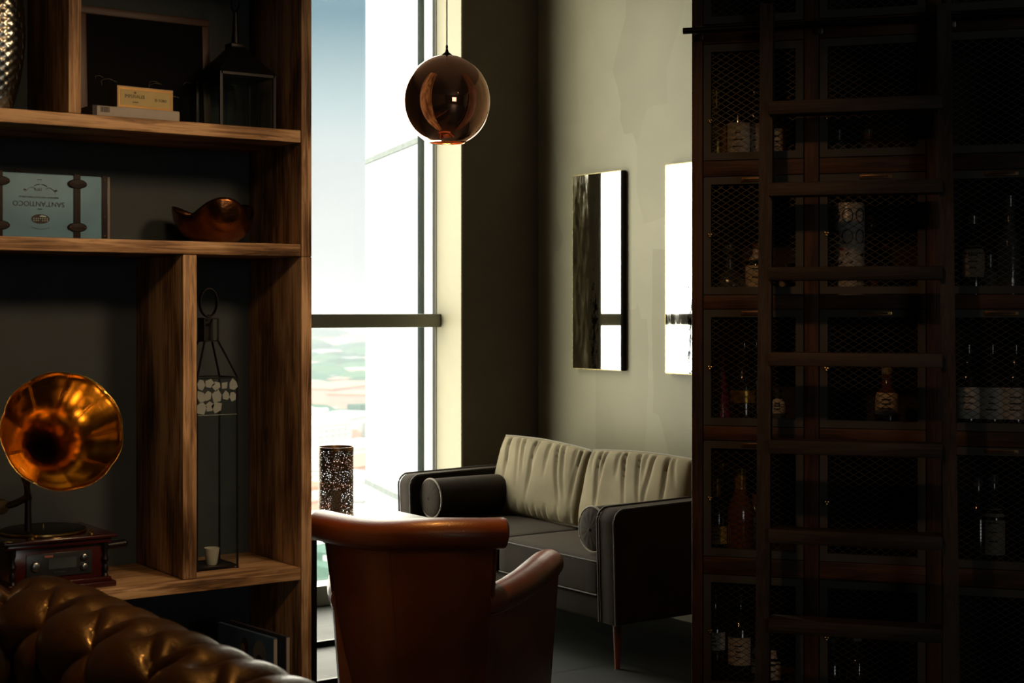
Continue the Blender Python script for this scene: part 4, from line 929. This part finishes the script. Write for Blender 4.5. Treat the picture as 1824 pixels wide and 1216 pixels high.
def back_cushion(y0, y1, zt_l, zt_r, seed, pfx=0):
    m = MB(); w = y1-y0; h = .40; dpt = .19
    def f(u, v):       # u round the section (front then back), v along
        return None
    nu, nv = 72, 56
    rot = Matrix.Rotation(radians(14), 4, 'Y'); base = Vector((SX1-.37, y0, .452))
    def surf(a, b, side):
        A, B = a*2-1, b*2-1
        e = max(0, (1-abs(A)**5))**.40*max(0, (1-abs(B)**5))**.40
        th = dpt/2*(.52*(e > 0)+.62*e) if e > 0 else dpt*.25
        edge = .5*dpt*.50
        th = edge+(dpt/2*1.15-edge)*e
        if side > 0:
            n1 = noise.noise(Vector((a*5+seed, b*3, seed)))
            # gathered pleats hanging from the top seam and drawn up from the bottom seam
            pl_ = 0
            for k in range(11):
                ca = (k+.5)/11+.025*sin(k*3.7+seed); slant = .10*(1-b)*sin(k*1.3+seed)-.10*(1-b)
                L_ = .35+.5*abs(sin(k*2.1+seed)); fall = max(0, 1-(1-b)/L_)**.8*min(1, (1-b)*18)
                pl_ += -math.exp(-((a-ca-slant)/.013)**2)*fall*(.5+.5*abs(sin(k*5.3+seed)))
            for k in range(16):
                ca = (k+.5)/16+.02*sin(k*2.9+seed); fall = max(0, 1-b/(.08+.14*abs(sin(k*1.7+seed))))**1*min(1, b*22)
                pl_ += -math.exp(-((a-ca-.05*b)/.011)**2)*fall*.8
            th += .021*pl_+.010*n1*e
        zz = b*h+.012*sin(pi*a)*(1 if b > .5 else 0)*abs(2*b-1)
        bulge = 1+.02*sin(pi*b)
        yy = (.5+(a-.5)*bulge)*w
        top = zt_l+(zt_r-zt_l)*(1-a)
        v = Vector((-side*th, yy, zz*top/.4))
        return base+(rot @ v)
    for side in (1, -1): m.grid(lambda u, v, side=side: surf(u, v, side), nu, nv)
    # gusset between the two faces
    per = [(0, k/(nv-1)) for k in range(nv)]+[(k/(nu-1), 1) for k in range(1, nu)]+[(1, 1-k/(nv-1)) for k in range(1, nv)]+[(1-k/(nu-1), 0) for k in range(1, nu-1)]
    vs = [surf(a, b, 1) for a, b in per]+[surf(a, b, -1) for a, b in per]; N = len(per)
    m._add(vs, [(i, (i+1) % N, N+(i+1) % N, N+i) for i in range(N)])
    bmesh.ops.remove_doubles(m.bm, verts=m.bm.verts, dist=.0005)
    c = m.build('back_cushion', velvet_lit, sf, True, angle=80)
    m = MB()
    for side in (1, -1): m.tube([surf(a, b, side)+(surf(a, b, side)-surf(.5, .5, side)).normalized()*.002 for a, b in per[::3]], .0045, 6, True)
    pp = m.build('cushion_piping', pbr('cushion_piping', (.20, .17, .115), .7, sheen=.6), c); pp.data.transform(Matrix.Translation(-sf.location))
back_cushion(ym+.005, ib_-.01, .385, .36, 1.3); back_cushion(ia+.005, ym-.005, .365, .375, 4.1)
for x, y in ((SX0+.075, SY0+.075), (SX1-.09, SY0+.075), (SX0+.075, SY1-.075), (SX1-.09, SY1-.075)):
    MB().lathe([(.0001, 0), (.010, 0), (.0195, zLeg), (.0001, zLeg)], (x, y, 0), 20).build('leg', walnut, sf, True)
def bolster(yc, label, seed):
    b = thing('bolster_cushion', label, 'cushion', (SX0+.055, yc, .5615), 0, 'round bolsters on the velvet sofa')
    r = .094; L_ = .40; Mx = Matrix.Rotation(pi/2, 4, 'Y')
    prof_ = [(.004, -.018), (.02, -.017), (.06, -.012), (r-.010, -.006), (r-.002, .0), (r, .012), (r*1.01, L_/2), (r, L_-.012), (r-.002, L_), (.06, L_+.012), (.004, L_+.016)]
    def rf(a, j, rr, z):
        k = 1
        if j in (1, 2): z += .0009*sin(a*13+seed)*(j == 2); 
        if rr > .08: k = 1-.035*max(0, -cos(a))**3 if False else 1
        return (rr*k, z)
    MB().lathe(prof_, (0, 0, 0), 96, Mx, rf=rf).build('roll', velvet_lit if seed > 1 else velvet, b, angle=50)
    MB().tube([(.001, (r+.001)*cos(t), (r+.001)*sin(t)) for t in [k*pi/24 for k in range(48)]], .0042, 6, True).build('end_piping', pbr('cushion_piping', (.2, .17, .115)), b)
    MB().lathe([(.0001, .004), (.007, .002), (.008, -.002)], (-.018, 0, 0), 14, Matrix.Rotation(-pi/2, 4, 'Y')).build('end_button', velvet, b)
bolster(SY0+AT+.098, 'round velvet bolster against the right arm of the sofa, nearer one', .4)
bolster(SY1-AT-.098, 'round velvet bolster against the left arm of the sofa beside the window', .9)

# ================================================================== SIDE TABLE AND LAMP
tx0, tx1, ty0, ty1 = 2.78, 3.42, 5.30, 5.95
st_ = thing('side_table', 'square white topped side table with thin black metal frame behind the armchair', 'table', ((tx0+tx1)/2, (ty0+ty1)/2, 0))
MB().box(tx0, tx1, ty0, ty1, .578, .600, .002).build('table_top', white_table, st_, True)
for x in (tx0+.012, tx1-.012):
    for y in (ty0+.012, ty1-.012): MB().box(x-.011, x+.011, y-.011, y+.011, .0, .578, .001).build('leg', black, st_, True)
for y in (ty0+.012, ty1-.012): MB().box(tx0+.023, tx1-.023, y-.011, y+.011, .0, .024, .001).build('base_rail', black, st_, True)
for x in (tx0+.012, tx1-.012): MB().box(x-.011, x+.011, ty0+.023, ty1-.023, .554, .578, .001).build('top_rail', black, st_, True)
lp_ = dep(598.5, 795, 6.50)
lt = thing('table_lamp', 'cylindrical bronze table lamp pierced all over with small holes on the side table', 'lamp', (lp_.x, lp_.y, .600))
hL = lp_.z-.600; rL = 31.0*6.5/FPX
MB().lathe([(rL, .002), (rL, hL-.014)], (0, 0, 0), 72).build('perforated_shade', perf_m, lt)
MB().lathe([(rL+.001, hL-.014), (rL+.001, hL), (rL-.002, hL), (rL-.002, hL-.014)], (0, 0, 0), 64).build('rim', pbr('bronze_rim', (.35, .20, .08), .3, 1), lt)
MB().lathe([(.0001, 0), (rL+.001, 0), (rL+.001, .006), (.0001, .006)], (0, 0, 0), 64).build('base', pbr('bronze_rim', (.35, .2, .08)), lt)
MB().lathe([(.0001, .006), (.022, .006), (.022, .11), (.0001, .11)], (0, 0, 0), 24).build('candle', pbr('wax', (.5, .45, .35), .5), lt)

# ================================================================== LEATHER ARMCHAIR
mid = c2r(-.331, 4.835); fdx, fdy = .7345, .6786
ac = thing('leather_armchair', 'cognac leather tub armchair seen from behind, scroll top back and rolled arms', 'armchair', (mid.x, mid.y, 0), -math.atan2(fdx, fdy))
def Wd(z): return .232+.062*(z/.8)**1.3
def ybk(x, z):
    w = Wd(z); return -.13*(1-(x/w)**2)*(.55+.45*z/.8)+(.10*(1-z/.8))
def backsurf(u, v, side):
    z = .14+(.80-.14)*v; w = Wd(z); x = (u*2-1)*w; y = ybk(x, z)
    e = 1-abs(u*2-1)**10
    if side < 0: y += .105; x *= .93
    else: y += .018*(1-e)
    return (x, y, z)
m = MB()
for sd_ in (1, -1): m.grid(lambda u, v, sd_=sd_: backsurf(u, v, sd_), 41, 20)
per = [(0, k/19) for k in range(20)]+[(k/40, 1) for k in range(1, 41)]+[(1, 1-k/19) for k in range(1, 20)]+[(1-k/40, 0) for k in range(1, 40)]
N = len(per); m._add([Vector(backsurf(a, b, 1)) for a, b in per]+[Vector(backsurf(a, b, -1)) for a, b in per], [(i, (i+1) % N, N+(i+1) % N, N+i) for i in range(N)])
bmesh.ops.remove_doubles(m.bm, verts=m.bm.verts, dist=.0004); m.build('backrest', cognac, ac, angle=60)
m = MB(); zr_ = .779; pts = []; rads = []
for k in range(-1, 34):
    t = max(-.02, min(1.02, k/32)); x = (t*2-1)*.303; y = ybk(max(-.29, min(.29, x*.96)), .78)+.028
    pts.append((x, y, zr_+.004*cos(t*9))); rads.append((.062, .050))
pts = pts[1:-1]; rads = rads[1:-1]
e0, e1 = Vector(pts[0]), Vector(pts[-1])
pts = [tuple(e0+Vector((-.012, 0, 0)))]+[tuple(e0+Vector((-.008, 0, 0)))]+pts+[tuple(e1+Vector((.008, 0, 0)))]+[tuple(e1+Vector((.012, 0, 0)))]
rads = [(.045, .035), (.057, .045)]+rads+[(.057, .045), (.045, .035)]
m.tube(pts, rads, 28); m.build('top_roll', cognac, ac, angle=60)
m = MB(); m.tube([((t*2-1)*Wd(.735)*.985, ybk((t*2-1)*Wd(.735)*.985, .735)-.001, .733) for t in [k/30 for k in range(31)]], .0035, 6)
for xs in (-.028, ): m.tube([(xs+.01*(1-z/.8), ybk(xs, z)-.0005, z) for z in [.15+.58*k/20 for k in range(21)]], .0016, 5)
for xs in (-1, 1): m.tube([(xs*Wd(z)*.985, ybk(xs*Wd(z)*.985, z)+.012, z) for z in [.15+.60*k/20 for k in range(21)]], .003, 5)
m.build('seam_piping', cognac_seam, ac)
for sg in (-1, 1):
    path = [(.226, .045, .545), (.252, .10, .548), (.285, .20, .556), (.314, .31, .570), (.333, .42, .585), (.342, .52, .592), (.345, .585, .590), (.345, .607, .585), (.345, .620, .580)]
    rd = [(.046, .046), (.050, .048), (.053, .050), (.055, .051), (.056, .052), (.056, .052), (.055, .050), (.046, .042), (.025, .022)]
    # finer
    def lerp_path(P, n):
        out = []
        for i in range(n):
            t = i/(n-1)*(len(P)-1); k = min(int(t), len(P)-2); f = t-k; out.append(tuple(a+(b-a)*f for a, b in zip(P[k], P[k+1])))
        return out
    pts = lerp_path(path, 33); rds = lerp_path(rd, 33)
    m = MB(); m.tube([(sg*x, y, z) for x, y, z in pts], rds, 24); ar = m.build('arm_roll', cognac, ac, angle=60)
    m = MB()
    def side(u, v, o):   # outer / inner arm panel
        t = u*7; k = min(int(t), 6); f = t-k; px_, py_, pz_ = [a+(b-a)*f for a, b in zip(path[k], path[k+1])]
        z = .13+(pz_-.03-.13)*v; return (sg*(px_+(.034 if o else -.045)-.03*(1-v)), py_-.01, z)
    m.grid(lambda u, v: side(u, v, True), 20, 14); m.grid(lambda u, v: side(u, v, False), 20, 14)
    per = [(0, k/13) for k in range(14)]+[(k/19, 1) for k in range(1, 20)]+[(1, 1-k/13) for k in range(1, 14)]+[(1-k/19, 0) for k in range(1, 19)]; N = len(per)
    m._add([Vector(side(a, b, True)) for a, b in per]+[Vector(side(a, b, False)) for a, b in per], [(i, (i+1) % N, N+(i+1) % N, N+i) for i in range(N)])
    bmesh.ops.remove_doubles(m.bm, verts=m.bm.verts, dist=.0004); m.build('arm_panel', cognac, ac, angle=60)
    m = MB(); m.tube([(sg*(x+.036), y-.01, z-.034) for x, y, z in pts[:28]], .003, 6)
    xx, yy, zz = pts[26]; m.tube([(sg*(xx+.0345-.03*(1-v)), yy-.01, .14+(zz-.17)*v) for v in [k/10 for k in range(11)]], .0016, 5); m.build('arm_piping', cognac_seam, ac)
m = MB().box(-.215, .215, .13, .60, .30, .45, .035, 4); m.build('seat_cushion', cognac, ac)
m = MB().box(-.205, .205, .12, .575, .13, .30, .012, 2); m.build('seat_base', cognac, ac)
for x, y in ((-.24, .06), (.24, .06), (-.29, .54), (.29, .54)): MB().lathe([(.0001, 0), (.013, 0), (.021, .14), (.0001, .14)], (x, y, 0), 16).build('leg', walnut, ac)

# ================================================================== CHESTERFIELD
RX = 1.195; YF = 3.70; RC = .11; YN = 1.25; XE = .15; ZR = .706; RR = .118
ch = thing('chesterfield_sofa', 'deep buttoned dark brown leather chesterfield sofa in the near left corner', 'sofa', (RX, 2.6, 0))
# centre line of the roll: along Y at X=RX, quarter turn, then along -X at Y=YF
L1 = (YF-RC)-YN; L2 = pi/2*RC; L3 = RX-RC-XE; LT = L1+L2+L3
def cl(s):
    if s < L1: return Vector((RX, YN+s, 0)), Vector((1, 0, 0))
    if s < L1+L2:
        a = (s-L1)/RC; c = Vector((RX-RC, YF-RC, 0)); o_ = Vector((cos(a), sin(a), 0)); return c+o_*RC, o_
    return Vector((RX-RC-(s-L1-L2), YF, 0)), Vector((0, 1, 0))
# section: from seat crease up the inner face, over the roll, down the outer face
sec = []
for k in range(14): sec.append((-.085-.0, .36+(.60-.36)*k/13))
for k in range(1, 33):
    a = pi*1.10-(pi*1.10+pi*.30)*k/32; sec.append((RR*cos(a)*1.04, ZR+RR*sin(a)*.95))
for k in range(1, 9): sec.append((.075, .62-(.62-.10)*k/8))
al = [0]
for a, b in zip(sec[:-1], sec[1:]): al.append(al[-1]+math.hypot(b[0]-a[0], b[1]-a[1]))
NS = len(sec); nrm = []
for i in range(NS):
    a = sec[max(0, i-1)]; b = sec[min(NS-1, i+1)]; t = (b[0]-a[0], b[1]-a[1]); l = math.hypot(*t); nrm.append((-t[1]/l, t[0]/l))
DS, DA = .155, .150
def chf(u, v):
    s = u*LT; p, o_ = cl(s); x = v*(NS-1); k = min(int(x), NS-2); f = x-k
    q = [sec[k][j]+(sec[k+1][j]-sec[k][j])*f for j in (0, 1)]; n = [nrm[k][j]+(nrm[k+1][j]-nrm[k][j])*f for j in (0, 1)]; a = al[k]+(al[k+1]-al[k])*f
    top = .43; sh = s+.0
    P = (sh/DS+(a-top)/DA)*.5; Q = (sh/DS-(a-top)/DA)*.5
    dia = (abs(sin(pi*P))*abs(sin(pi*Q)))**.42
    ver = abs(sin(pi*sh/DS))**.5
    mixk = 0 if a < top+.04 else min(1, (a-top-.04)/.05)
    h = .056*(dia*(1-mixk)+ver*mixk*.85)-.026
    if a > .66: h *= max(0, 1-(a-.66)/.05)
    return (p.x+o_.x*(q[0]+n[0]*h), p.y+o_.y*(q[0]+n[0]*h), q[1]+n[1]*h)
m = MB(); m.grid(chf, 520, 150)
m.build('back_and_arm', tuft, ch, True, angle=75)
m = MB()
top = .43
for i in range(0, int(LT/DS)+1):
    for j in (-2, -1, 0):
        # lattice crossings P,Q integers
        for par in (0,):
            s_ = i*DS; 
            if (i+j) % 2: continue
            a_ = top+j*DA
            if a_ < .03: continue
            k = max(0, min(NS-2, next((q for q in range(NS-1) if al[q+1] >= a_), NS-2))); v = (k+(a_-al[k])/(al[k+1]-al[k]))/(NS-1)
            P_ = Vector(chf(min(1, s_/LT), v)); p, o_ = cl(s_); nn = Vector((o_.x*nrm[k][0], o_.y*nrm[k][0], nrm[k][1]))
            m.lathe([(.0001, .007), (.006, .0055), (.0095, .001), (.009, -.003)], P_, 14, nn.to_track_quat('Z', 'Y').to_matrix().to_4x4())
m.build('buttons', tuft, ch, True); ch.children[-1]['kind'] = 'stuff'
m = MB().box(XE, RX-.075, YN, YF-.075, .10, .36, .02, 2); m.build('seat_base', tuft, ch, True)
for y0, y1 in ((YN+.01, (YN+YF)/2-.04), ((YN+YF)/2-.035, YF-.09)): MB().box(XE-.01, RX-.09, y0, y1, .36, .48, .035, 4).build('seat_cushion', tuft, ch, True)
for x, y in ((XE+.08, YN+.08), (RX-.02, YN+.08), (XE+.08, YF-.02), (RX-.02, YF-.02)): MB().lathe([(.0001, 0), (.02, 0), (.032, .05), (.03, .10), (.0001, .10)], (x, y, 0), 18).build('foot', walnut, ch, True)
